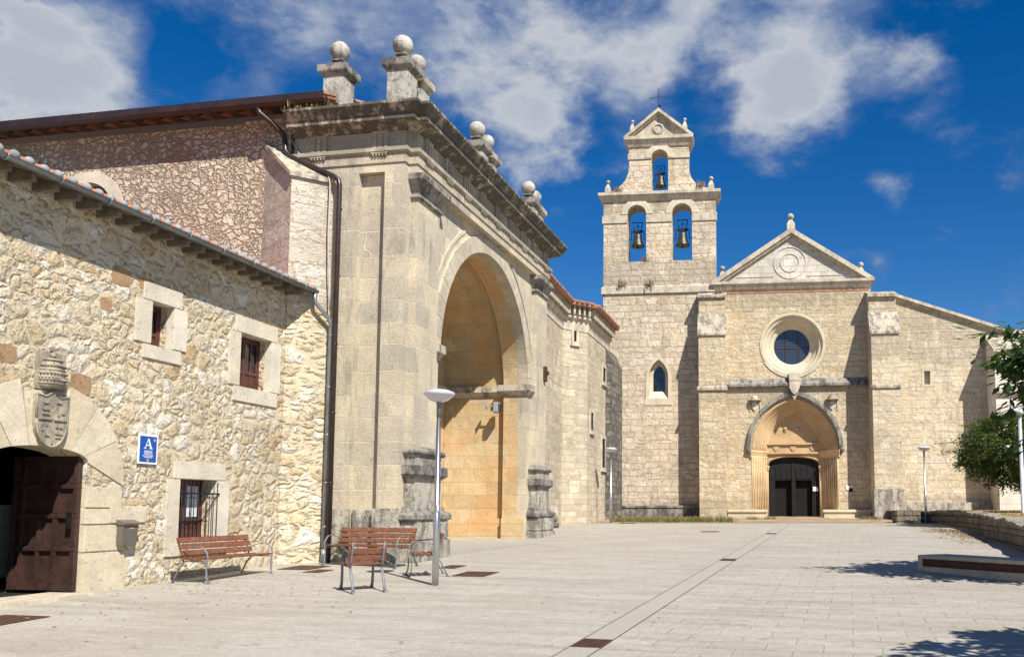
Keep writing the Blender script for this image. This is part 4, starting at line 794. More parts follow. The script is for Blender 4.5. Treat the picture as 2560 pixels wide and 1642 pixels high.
# rose window: stepped splay
rs = MB(); MX = Matrix.Translation((rc[0], FY, rc[1])) @ Matrix.Rotation(R(-90), 4, 'X')
rs.lathe([(1.72, -.02), (1.74, -.04), (1.60, -.04), (1.56, .02), (1.50, .10), (1.43, .10), (1.38, .16), (1.34, .30), (1.27, .32), (1.22, .40), (1.16, .52), (1.08, .55), (.98, .62), (.96, .75), (.96, .95), (1.65, .95), (1.72, .4)], 0, 0, 0, 64, False, Matrix.Translation((rc[0], FY, rc[1])) @ Matrix(((1, 0, 0, 0), (0, 0, 1, 0), (0, 1, 0, 0), (0, 0, 0, 1))))
rw = rs.build('rose_window', M_cream, K)
MB().prism([(rc[0] + .98 * math.cos(R(a)), rc[1] + .98 * math.sin(R(a))) for a in range(0, 360, 10)], None, 'y', FY + .80, FY + .82).build('pane', M_glassb, rw)
le = MB(); yl = FY + .775
for i in range(-8, 9):
    x = i * .115; h = math.sqrt(max(0, .95 ** 2 - x * x)); le.box(rc[0] + x - .004, rc[0] + x + .004, yl, yl + .012, rc[1] - h, rc[1] + h)
    z = i * .115; h = math.sqrt(max(0, .95 ** 2 - z * z)); le.box(rc[0] - h, rc[0] + h, yl, yl + .010, rc[1] + z - .004, rc[1] + z + .004)
le.build('lead_came', plain('lead_grey', (.16, .19, .23), .5, .3), rw)
sb2 = MB()
for x in (-.33, .33): h = math.sqrt(.93 - x * x); sb2.box(rc[0] + x - .018, rc[0] + x + .018, yl - .03, yl - .002, rc[1] - h, rc[1] + h)
sb2.box(rc[0] - .95, rc[0] + .95, yl - .03, yl - .003, rc[1] - .07, rc[1] - .03); sb2.build('saddle_bars', M_rust, rw)
flat_ring(3.93, 1.60, 1.80, 10.37, FY - .045, FY + .05, M_white, 'repair_mortar', a0=212, a1=322, seg=5)
# string course over the portal, shield, hooded reliefs
MB().sweep([(.36, FY), (7.85, FY)], [(-.05, 8.08), (.20, 8.08), (.24, 8.12), (.24, 8.24), (0, 8.56), (-.05, 8.56)]).build('string_course', M_dark, K)
cs = MB(); cs.rbox(3.68, 4.30, FY - .34, FY, 8.38, 8.80, .02); x = 3.98
cs.prism([(x + .27, 8.36), (x - .27, 8.36), (x - .26, 8.0), (x - .16, 7.78), (x, 7.62), (x + .16, 7.78), (x + .26, 8.0)], None, 'y', FY - .36, FY - .1); cs.prism([(x + .12, 7.58), (x - .12, 7.58), (x, 7.32)], None, 'y', FY - .30, FY - .05); cs.build('shield', M_trimL, K)
for xh in (1.88, 5.95):
    hm = MB(); hm.ball(xh, FY - .02, 7.48, .20, 14, .95).lathe([(.001, 0), (.34, -.02), (.35, .02), (.18, .07), (.001, .07)], xh, FY - .02, 7.38, 16); ho = hm.build('carved_hat', M_trim, K)
    h2_ = MB(); h2_.prism([(xh + .14, 7.28), (xh - .14, 7.28), (xh - .14, 7.0), (xh, 6.82), (xh + .14, 7.0)], None, 'y', FY - .07, FY + .02)
    for s_ in (-1, 1): h2_.tube([(xh + s_ * .27, FY - .03, 7.36), (xh + s_ * .27, FY - .03, 6.85)], .02, 6); h2_.ball(xh + s_ * .27, FY - .03, 6.85, .04, 8)
    h2_.build('carved_shield', M_white, ho)
# portal
hood_o = pointed(3.95, 2.52, 4.85, 3.0, 16); hood_i = pointed(3.95, 2.33, 4.85, 2.79, 16)
hd_ = MB(); hd_.prism(hood_o + hood_i[::-1], None, 'y', FY - .20, FY + .02)
for s_ in (-1, 1): hd_.ball(3.95 + s_ * 2.43, FY - .12, 4.72, .14, 12).lathe([(.001, -.2), (.05, -.18), (.13, 0), (.001, .05)], 3.95 + s_ * 2.43, FY - .10, 4.68, 10)
hd_.build('hood_mould', M_dark, K)
pm = MB(); N_ = 9
for i in range(N_):                                    # receding moulded orders: jambs below, pointed arches above
    hw = 2.28 - i * .093; y0 = FY - .02 + i * .105; k = hw / 2.28
    rs_ = lambda h_: 2.0 + (h_ - 1.43) * .92; o_ = pointed(3.95, hw + .004, 4.70, rs_(hw + .004), 14); i_ = pointed(3.95, hw - .11, 4.70, rs_(hw - .11), 14)
    pm.prism(o_ + i_[::-1], None, 'y', y0, y0 + .115)
    for cxx, nn2 in ((-1, 0), (1, 0)):
        pass
    P_ = pointed(3.95, hw - .055, 4.70, rs_(hw - .055), 14); pm.tube([(a, y0 + .0, z) for a, z in P_], .040 if i % 2 else .028, 6)
pm.build('archivolt', M_gold, K)
for s_ in (-1, 1):
    jm = MB()
    for i in range(N_):
        hw = 2.28 - i * .093; y0 = FY - .02 + i * .105; xa, xb = sorted((3.95 + s_ * (hw + .004), 3.95 + s_ * (hw - .10))); jm.box(xa, xb, y0, y0 + .12, 1.0, 4.36)
        jm.tube([(3.95 + s_ * (hw - .05), y0 - .005, 1.62), (3.95 + s_ * (hw - .05), y0 - .005, 4.38)], .036 if i % 2 else .022, 6)
    jm.build('jamb_shafts', M_gold, K)
for s_, nm_ in ((-1, 0), (1, 0)):
    cp = MB()
    pth = [(3.95 + s_ * 2.36, FY - .0), (3.95 + s_ * 2.30, FY - .06), (3.95 + s_ * 1.40, FY + .93)]
    cp.sweep(pth, [(-.1, 4.32), (.03, 4.32), (.05, 4.36), (.04, 4.42), (.10, 4.60), (.12, 4.62), (.12, 4.72), (-.1, 4.72)], side=1 if s_ < 0 else -1)
    for k in range(9):
        u = k / 8; cp.ball(3.95 + s_ * (2.28 - .86 * u), FY - .06 + .95 * u, 4.50, .055, 8)
    cp.build('capital', M_gold, K)
ty = MB(); tin = pointed(3.95, 1.46, 4.70, 1.98, 14)
dr = [(2.60, -.3), (5.30, -.3), (5.30, 4.0)] + [(3.95 + 1.35 * math.cos(R(a)), 4.0 + .40 * math.sin(R(a))) for a in range(8, 173, 10)] + [(2.60, 4.0)]
ty.prism([(2.3, -.3), (5.6, -.3), (5.6, 4.70)] + tin[1:-1] + [(2.3, 4.70)], [dr], 'y', FY + .90, FY + 1.3)
ty.box(2.45, 5.45, FY + .78, FY + .90, 5.06, 5.16).box(2.42, 5.48, FY + .76, FY + .90, 4.56, 4.66)
ty.tube([(3.95 + 1.42 * math.cos(R(a)), FY + .88, 4.02 + .44 * math.sin(R(a))) for a in range(0, 181, 9)], .035, 6)
for x in (3.02, 3.93, 4.98): ty.prism([(x + .15, 5.0), (x - .15, 5.0), (x - .15, 4.86), (x, 4.70), (x + .15, 4.86)], None, 'y', FY + .85, FY + .9)
for x in (3.52, 4.18): ty.ball(x, FY + .89, 5.92, .11, 12).ball(x, FY + .87, 5.80, .06, 8)
for s_ in (-1, 1): ty.tube([(3.95 + s_ * 1.40, FY + .88, 1.1), (3.95 + s_ * 1.40, FY + .88, 3.6)], .05, 8); ty.lathe([(.05, 0), (.10, .2), (.11, .3), (.05, .3)], 3.95 + s_ * 1.40, FY + .88, 3.62, 10)
ty.build('tympanum', M_tymp, K)
dd_ = MB(); y = FY + 1.12; dp = [(2.6, 1.0), (5.3, 1.0), (5.3, 4.0)] + dr[3:-1] + [(2.6, 4.0)]
dd_.prism(dp, [[(2.95, 1.0 + .001), (3.80, 1.001), (3.80, 3.15), (2.95, 3.15)], [(4.05, 1.001), (4.92, 1.001), (4.92, 3.15), (4.05, 3.15)]], 'y', y, y + .08)
for x in (2.66, 2.98, 3.27, 3.57, 4.06, 4.35, 4.66, 5.0): dd_.rbox(x, x + .22, y - .03, y + .002, 3.22, 3.86, .01)
dd_.rbox(3.83, 3.99, y - .05, y, 1.05, 4.1, .01)
for x in (2.66, 5.02):
    dd_.rbox(x, x + .22, y - .03, y + .002, 1.1, 3.15, .01)
door_o = dd_.build('door', M_black, K, 'black studded double door of the church portal with its lower wickets open')
MB().box(2.4, 5.5, y + .3, y + .35, .9, 4.5).build('interior_shade_sheet', M_void, K)  # black sheet painted as the darkness behind the open wickets
nt = MB(); nt.prism([(4.96, 2.56), (5.24, 2.56), (5.24, 2.68), (5.16, 2.80), (4.96, 2.80)], None, 'y', y - .045, y - .035); nt.build('paper_notice', M_signw, door_o)
MB().box(6.58, 6.92, FY - .04, FY + .01, 2.60, 2.82).build('wall_plaque', M_signw, K, 'small glass plaque right of the portal'); MB().box(6.73, 6.92, FY - .045, FY - .04, 2.50, 2.70).build('plaque_print', M_black, K)
# ledges along the church foot
lg = MB(); lg.rbox(.37, 2.50, FY - .42, FY + .1, 1.42, 1.58, .03).box(.40, 2.40, FY - .34, FY + .1, .9, 1.42).rbox(5.32, 7.85, FY - .42, FY + .1, 1.42, 1.58, .03).box(5.40, 7.8, FY - .34, FY + .1, .9, 1.42).rbox(2.2, 5.7, FY - .55, FY + 1.2, .9, 1.145, .02)
lg.rbox(.37, 2.3, FY - .75, FY, .9, 1.16, .02).rbox(5.6, 7.8, FY - .75, FY, .9, 1.16, .02); lg.build('foot_ledge', M_cream, K)
lg = MB(); lg.rbox(-6.3, -1.05, FY - .32, FY + .1, 1.66, 1.80, .03).box(-6.3, -1.05, FY - .26, FY + .1, .9, 1.66); lg.build('foot_ledge', M_dark, K)
# buttresses with stepped sloping offsets
def buttress(x0, x1, steps, mat, caps, w2=None):
    mb = MB(); mb.prism(steps, None, 'x', x0, x1); b_ = mb.build('buttress', mat, K)
    for (y0, z0, y1, z1, th) in caps:
        c = MB(); c.prism([(y0, z0), (y0, z0 + th), (y1, z1 + th), (y1, z1)], None, 'x', x0 - .06, x1 + .06); c.build('offset_slab', M_trim, b_)
    return b_
buttress(-1.05, .36, [(0, -.3), (0, 10.75), (.62, 11.9), (.62, 12.9), (FY + .1, 13.2), (FY + .1, -.3)], M_church, [(-.08, 10.68, .64, 11.9, .10), (.50, 12.84, FY, 13.2, .12)])
MB().sweep([(-1.05, .3), (-1.05, 0), (.36, 0), (.36, .3)], [(-.05, 7.78), (.10, 7.78), (.10, 7.92), (0, 8.02), (-.05, 8.02)]).build('string_course', M_trim, K)
buttress(7.85, 9.25, [(0, -.3), (0, 10.65), (.62, 11.8), (.62, 12.72), (FY + .1, 13.0), (FY + .1, -.3)], M_churchr, [(-.08, 10.58, .64, 11.8, .10), (.45, 12.66, FY, 13.0, .14)])
MB().sweep([(7.85, FY), (7.85, 0), (9.25, 0), (9.25, .3)], [(-.05, 7.78), (.08, 7.78), (.08, 7.90), (0, 7.98), (-.05, 7.98)]).build('string_course', M_trim, K)
MB().rbox(7.78, 9.40, -.12, .3, .5, 2.62, .02).build('plinth', M_base, K)
# right aisle with sloping top
aw = [(9.2, -.3), (14.9, -.3), (14.9, 10.85), (9.2, 12.85)]
MB().prism(aw, [[(10.74, 8.12), (11.06, 8.12), (11.06, 8.84), (10.74, 8.84)]], 'y', FY, FY + 1).box(9.2, 18, FY + 1.001, FY + 9, -.3, 10).build('aisle_wall', M_churchr, K)
mb = MB(); mb.prism([(9.2, 12.86), (9.2, 13.02), (15.15, 10.92), (15.15, 10.76)], None, 'y', FY - .22, FY + 1.1); mb.prism([(9.2, 12.72), (9.2, 12.855), (15.0, 10.81), (15.0, 10.68)], None, 'y', FY - .08, FY + 1.0); mb.build('aisle_coping', M_trimL, K)
fw_ = MB(); fw_.prism([(10.62, 8.0), (11.2, 8.0), (11.2, 8.98), (10.62, 8.98)], [[(10.745, 8.125), (11.055, 8.125), (11.055, 8.835), (10.745, 8.835)]], 'y', FY - .015, FY + .1); sw_ = fw_.build('window', M_cream, K); MB().box(10.7, 11.1, FY + .3, FY + .32, 8.05, 8.9).build('pane', M_white, sw_)
MB().box(9.3, 13.9, FY - .25, FY + .1, 1.2, 1.95).build('foot_ledge', M_base, K)
be = MB(); be.prism([(-.1, -.3), (-.1, 9.65), (FY + .8, 11.0), (FY + .8, -.3)], None, 'x', 13.92, 19); be_o = be.build('corner_buttress', dressed('clean_limestone', (.70, .67, .60), (.60, .56, .48), .01), K)
M_clean = ashlar('clean_ashlar', .85, .5, [(.66, .62, .53), (.72, .68, .60), (.62, .57, .47)], (.48, .43, .34), .010, .005, .3, .008, .3, stain=.2, stain_col=(.3, .29, .27)); be_o.data.materials[0] = M_clean
c = MB(); c.prism([(-.22, 9.52), (-.22, 9.66), (FY + .8, 11.1), (FY + .8, 10.96)], None, 'x', 13.84, 19.05); c.prism([(-.30, 7.4), (-.30, 7.5), (-.1, 7.72), (-.1, 7.4)], None, 'x', 13.9, 19); c.build('offset_slab', M_trim, be_o)
# block with railing behind the tower
MB().box(-8.2, -6.34, 3.5, 7, 9, 12.75).build('roof_block', plain('brown_render', (.22, .16, .12), .9), K)
MB().tube([(-8.4, 3.6, 12.75), (-6.4, 3.6, 13.25)], .03, 6).tube([(-7.0, 3.6, 12.7), (-7.0, 3.6, 13.08)], .025, 6).build('railing', M_iron, K)

# bells: hung in the openings, each a thing
def bell(x, z, k, label):
    p = Vector((x, FY + .55, 0)); c, s = math.cos(AC), math.sin(AC); Wp = CO + Vector((p.x * c - p.y * s, p.x * s + p.y * c, z))
    b_ = thing('church_bell', Wp, AC, label, 'bell', 'bells hung in the gable')
    MB().lathe([(.001, 0), (.28, 0), (.375, -.01), (.385, .03), (.33, .14), (.26, .32), (.225, .52), (.21, .66), (.17, .73), (.001, .76)], 0, 0, 0, 28, True, Matrix.Scale(k, 4)).build('bell_body', M_bronze, b_)
    MB().tube([(0, 0, .5 * k), (0, 0, -.05 * k)], .02 * k, 6).ball(0, 0, -.05 * k, .05 * k, 8).build('clapper', M_iron, b_)
    y = MB(); y.rbox(-.27 * k, .27 * k, -.06, .06, .80 * k, .95 * k, .01).tube([(0, 0, .72 * k), (0, 0, .86 * k)], .07 * k, 8)
    for q1, q2 in (((-.20, .95), (-.27, 1.42)), ((.20, .95), (.27, 1.42)), ((-.29, 1.42), (.29, 1.42))): y.tube([(q1[0] * k, 0, q1[1] * k), (q2[0] * k, 0, q2[1] * k)], .025 * k, 6)
    y.tube([(0, 0, .95 * k), (0, 0, 1.32 * k)], .018, 6).tube([(-.12 * k, 0, 1.19 * k), (.12 * k, 0, 1.19 * k)], .018, 6); y.build('yoke', M_iron, b_)
    a = MB()
    for s_ in (-1, 1): a.tube([(s_ * .27 * k, 0, .93 * k), (s_ * .36 * k, 0, .90 * k), (s_ * .36 * k, 0, .42 * k), (s_ * .50, 0, .42 * k)], .026 * k, 6)
    a.tube([(.36 * k, 0, .3 * k), (.48, 0, .18 * k)], .012, 5); a.build('hanger', M_iron, b_)
bell(-4.475, 16.15, .98, 'bronze bell with black yoke in the lower left opening'); bell(-1.97, 16.12, 1.04, 'bronze bell with black yoke in the lower right opening'); bell(-3.18, 19.55, .84, 'greenish bell hung alone in the topmost opening')

# ================================================================== STREET FURNITURE
def make_bench(name, L, nback, label, loc, rz, cat, group):
    b_ = thing(name, loc, rz, label, cat, group)
    for x in (.05, L - .05):
        m_ = MB(); m_.tube([(x, -.02, 0), (x, .03, .10), (x, .045, .30), (x, .015, .46), (x, .05, .56), (x, .12, .635), (x, .20, .655)], [.030, .026, .022, .022, .021, .020, .018], 8, rz=.55); m_.box(x - .03, x + .03, -.06, .03, 0, .012); m_.build('front_leg', M_metal, b_)
        MB().tube([(x, .19, .655), (x, .30, .65), (x, .44, .61), (x, .56, .56)], [.018, .016, .014, .013], 8, rz=.5).build('armrest', M_metal, b_)
        m_ = MB(); m_.tube([(x, .72, 0), (x, .66, .12), (x, .58, .28), (x, .49, .39), (x, .36, .40), (x, .05, .40)], [.028, .025, .023, .022, .018, .016], 8, rz=.55); m_.box(x - .03, x + .03, .69, .77, 0, .012); m_.build('rear_leg', M_metal, b_)
        MB().tube([(x, .50, .36), (x, .555, .50), (x, .61, .66), (x, .66, .80)], .018, 8, rz=.55).build('back_support', M_metal, b_)
    for i in range(4): y = .06 + i * .115; z = .425 - .012 * math.sin(i * 1.05); MB().rbox(0.0, L, y, y + .098, z, z + .034, .006).build('seat_slat', M_slat, b_)
    for i in range(nback):
        z0 = .485 + i * .115; y0 = .525 + (z0 - .46) * .36
        Mx = Matrix.Translation((0, y0, z0)) @ Matrix.Rotation(R(-19), 4, 'X'); MB().rbox(-.01, L + .01, -.036, -.006, 0, .098, .006, Mx).build('back_slat', M_slat, b_)
    return b_
def gp(x, y): p = G(x, y); return (p.x, p.y, gz(p.y) + .002)
make_bench('park_bench', 2.05, 3, 'long brown slatted bench against the rubble wall under the barred window', gp(-4.47, 1.42), A0, 'bench', 'slatted benches on the square')
make_bench('park_bench', 2.06, 3, 'long brown slatted bench facing left in front of the gateway plinth', gp(-.75, 1.36), A0 + R(-103), 'bench', 'slatted benches on the square')
make_bench('single_seat', .62, 2, 'single slatted seat seen from behind, with its top back slat missing', gp(-4.37, -1.77), A0 + R(134.4), 'seat', 'single slatted seats on the square')
make_bench('single_seat', .64, 3, 'single slatted seat turned sideways just behind the near lamp post', gp(-2.30, -1.36), A0 + R(-148.2), 'seat', 'single slatted seats on the square')

def make_lamp(loc, label):
    l_ = thing('street_lamp', loc, 0, label, 'street lamp', 'disc topped steel street lamps')
    MB().lathe([(.001, 0), (.060, 0), (.058, 1.25), (.052, 1.26), (.036, 3.0), (.001, 3.0)], 0, 0, 0, 20).build('pole', M_steel, l_)
    MB().lathe([(.001, 2.98), (.042, 2.98), (.042, 3.20), (.055, 3.24), (.001, 3.24)], 0, 0, 0, 20).build('collar', M_metal, l_)
    MB().lathe([(.001, 3.245), (.08, 3.252), (.15, 3.275), (.22, 3.325), (.268, 3.375), (.285, 3.402), (.265, 3.428), (.19, 3.462), (.10, 3.482), (.001, 3.488)], 0, 0, 0, 36).build('diffuser', M_diff, l_)
    MB().lathe([(.001, 3.40), (.17, 3.402), (.19, 3.41), (.17, 3.42), (.001, 3.42)], 0, 0, 0, 24).tube([(0, 0, 3.24), (0, 0, 3.4)], .012, 6).build('reflector', M_signw, l_)
    MB().box(.02, .045, -.066, -.055, 1.30, 1.42).build('sticker', M_signw, l_)
    MB().rbox(-.022, .022, -.064, -.05, .38, .62, .004).build('hatch', M_metal, l_)
    return l_
l0 = make_lamp((-3.615, 15.94, gz(15.94)), 'slender steel disc lamp in the foreground in front of the arch'); 
dup(l0, (-1.335, 41.0, gz(41) - .03), 0, 'distant steel disc lamp before the dark buttress at the church corner'); dup(l0, (12.9, 40.45, gz(40.45)), 0, 'distant steel disc lamp in front of the low garden wall')

# inscribed concrete bench
ib = thing('concrete_bench', (5.74, 18.63, gz(17.6) - .02), R(-61.4), 'long low concrete bench with a rusty lettered metal band', 'bench')
MB().rbox(0, 7.5, 0, .82, -.06, .37, .012).build('seat_block', M_conc, ib); MB().box(.15, 7.4, -.012, .0, .145, .298).build('metal_band', M_rust, ib)
def text(body, size, mat, name, parent, loc, rot, ext=.002, align='CENTER', sxx=1):
    cu = bpy.data.curves.new(name, 'FONT'); cu.body = body; cu.size = size; cu.extrude = ext; cu.align_x = align; cu.resolution_u = 3
    o = bpy.data.objects.new(name, cu); COL.objects.link(o); bpy.context.view_layer.update()
    me = bpy.data.meshes.new_from_object(o.evaluated_get(bpy.context.evaluated_depsgraph_get())); me.materials.clear(); me.materials.append(mat)
    bpy.data.objects.remove(o); o = bpy.data.objects.new(name, me); COL.objects.link(o); o.parent = parent; o.location = loc; o.rotation_euler = rot; o.scale = (sxx, 1, 1); return o
M_letter = plain('letter_steel', (.16, .085, .06), .6, .4, .2)
text('MONASTERIO DE SAN JUAN DE ORTEGA', .108, M_letter, 'inscription', ib, (.38, -.016, .185), (R(90), 0, 0), .004, 'LEFT', .98)

# hostel sign and mailbox
sg = thing('hostel_sign', G(sx(1.15), WY - .012, 2.40), A0, 'blue wall sign with a white letter A and white rim', 'sign')
MB().rbox(-.24, .24, -.03, -.012, 0, .53, .004).build('panel', M_signw, sg); MB().box(-.205, .205, -.034, -.0305, .035, .495).build('blue_field', M_blue, sg)
lt = MB()
lt.prism([(-.008, .455), (.012, .455), (.085, .285), (.108, .285), (.108, .272), (.022, .272), (.022, .285), (.046, .285), (-.012, .425)], None, 'y', -.036, -.034).prism([(-.008, .455), (-.012, .425), (-.066, .285), (-.048, .285), (-.048, .272), (-.108, .272), (-.108, .285), (-.080, .285)], None, 'y', -.0362, -.034).box(-.045, .03, -.0361, -.034, .325, .342)
lt.build('letter', M_signw, sg)
text('ALBERGUE', .052, M_signw, 'lettering', sg, (0, -.036, .205), (R(90), 0, 0), .001, 'CENTER', .82); text('TURISTICO', .052, M_signw, 'lettering', sg, (0, -.036, .163), (R(90), 0, 0), .001, 'CENTER', .82)
text('DE LOS CAMINOS', .034, M_signw, 'lettering', sg, (0, -.036, .133), (R(90), 0, 0), .001, 'CENTER', .95); text('A SANTIAGO', .034, M_signw, 'lettering', sg, (0, -.036, .106), (R(90), 0, 0), .001, 'CENTER', .95)
for x, z in ((.15, .43), (0, .065)): MB().lathe([(.001, 0), (.026, 0), (.024, .004), (.001, .004)], 0, 0, 0, 14, False, Matrix.Translation((x, -.034, z)) @ Matrix.Rotation(R(90), 4, 'X')).build('emblem', M_gold2, sg)
mbx = thing('mailbox', G(sx(.70), WY - .006, .99), A0, 'small brown metal mailbox with sloping lid on the door jamb', 'mailbox')
q_ = MB(); q_.prism([(-.13, 0), (-.02, 0), (-.0, .36), (-.16, .36)], None, 'x', -.17, .17); q_.build('body', M_mail, mbx); q_ = MB(); q_.prism([(-.19, .345), (0, .345), (0, .43), (-.05, .43), (-.19, .375)], None, 'x', -.19, .19); q_.build('lid', M_mail, mbx)
MB().box(-.03, .07, -.162, -.150, .27, .29).build('name_plate', M_gold2, mbx)

# low dry stone wall holding the lawn
lwp = [(11.69, 40.65), (12.55, 40.85), (13.25, 40.3), (13.35, 38.8), (13.0, 35.8), (12.45, 33.4), (12.0, 31.4), (11.45, 29.2), (10.9, 26.9), (10.35, 24.8), (9.85, 23.0), (9.2, 20.8), (8.4, 18.2)]
def ztop(y): 
    T_ = [(15, .95), (18, 1.02), (23.2, 1.17), (27.5, 1.34), (31.7, 1.43), (36, 1.49), (40.65, 1.53), (46, 1.565), (60, 1.60)]
    for (a, za), (c, zc) in zip(T_, T_[1:]):
        if a <= y <= c: return za + (zc - za) * (y - a) / (c - a)
    return T_[0][1] if y < 15 else 1.6
LWm = thing('garden_wall', (11.69, 40.65, gz(40.65)), 0, 'low curved dry stone wall holding back the dry lawn at right', 'wall')
o0 = Vector((11.69, 40.65, gz(40.65)))
fine = []
for a, c in zip(lwp, lwp[1:]):
    k = max(1, int(math.dist(a, c) / .35)); fine += [(a[0] + (c[0] - a[0]) * i / k, a[1] + (c[1] - a[1]) * i / k) for i in range(k)]
fine.append(lwp[-1]); r = random.Random(9); vs = []; fs = []; cvs = []; cfs = []
for i, p in enumerate(fine):
    a = Vector(fine[max(0, i - 1)]); c = Vector(fine[min(len(fine) - 1, i + 1)]); d = (c - a).normalized(); nl = Vector((-d.y, d.x))   # towards the lawn
    j1, j2 = r.uniform(-.03, .03), r.uniform(-.035, .035); zt = ztop(p[1]) - .10 + j2; zb = gz(p[1]) - .25
    P_ = Vector(p) + nl * j1; Q_ = P_ + nl * .50
    vs += [(P_.x, P_.y, zb), (P_.x, P_.y, zt), (Q_.x, Q_.y, zt), (Q_.x, Q_.y, zb)]
    A_ = P_ - nl * (.03 + r.uniform(0, .04)); B_ = Q_ + nl * .02; zc = zt + .10 + r.uniform(-.03, .03); cvs += [(A_.x, A_.y, zt + .002), (A_.x, A_.y, zc), (B_.x, B_.y, zc + .01), (B_.x, B_.y, zt + .002)]
nF = len(fine)
for i in range(nF - 1):
    for a in range(4): c = (a + 1) % 4; fs.append((i * 4 + a, i * 4 + c, i * 4 + 4 + c, i * 4 + 4 + a))
cfs = list(fs); fs += [(0, 1, 2, 3), tuple(range(4 * nF - 4, 4 * nF))]; cfs += [(0, 1, 2, 3), tuple(range(4 * nF - 4, 4 * nF))]
mb = MB(); mb.add([tuple(Vector(v) - o0) for v in vs], fs); mb.build('masonry', M_lowwall, LWm); mb = MB(); mb.add([tuple(Vector(v) - o0) for v in cvs], cfs); mb.build('coping_stones', dressed('coping_rubble', (.36, .32, .25), (.26, .23, .18), .03, stain=.5, st_col=(.09, .08, .07), pit=.6), LWm)
MB().rbox(-.12, 1.0, -.18, .5, -.1, .58, .03).build('end_pier', M_lowwall, LWm)
# lawn
vs = []; fs = []; rows_ = []
LP = [(8.9, 18.4), (10.2, 23.0), (11.3, 26.9), (12.4, 31.4), (13.4, 35.8), (13.75, 38.8), (13.7, 40.4), (12.6, 41.2), (12.4, 46.0), (12.4, 60)]
for i, (x, y) in enumerate(LP): z = ztop(y) - .04; vs += [(x, y, z), (x + 6, y + .5, z + .04), (70, y + 2, z + .1)]
for i in range(len(LP) - 1):
    for a in (0, 1): fs.append((i * 3 + a, i * 3 + a + 1, i * 3 + 4 + a, i * 3 + 3 + a))
mb = MB(); mb.add(vs, fs); o = mb.build('lawn', M_lawn); o['kind'] = 'structure'

fp = thing('floodlight_pole', (13.05, 30.5, ztop(30.5) - .04), 0, 'white pole with a square floodlight head standing on the lawn', 'floodlight')
MB().lathe([(.001, 0), (.085, 0), (.085, .16), (.068, .18), (.055, 3.45), (.001, 3.45)], 0, 0, 0, 16).build('pole', plain('pale_steel', (.62, .63, .66), .35, .3, .05), fp)
Mx = Matrix.Translation((-.12, -.05, 3.62)) @ Matrix.Rotation(R(18), 4, 'Y') @ Matrix.Rotation(R(-35), 4, 'X'); MB().rbox(-.22, .22, -.08, .08, -.15, .17, .02, Mx).build('lamp_head', M_floodl, fp); MB().tube([(0, 0, 3.43), (-.06, -.02, 3.52)], .03, 6).build('bracket', M_metal, fp)

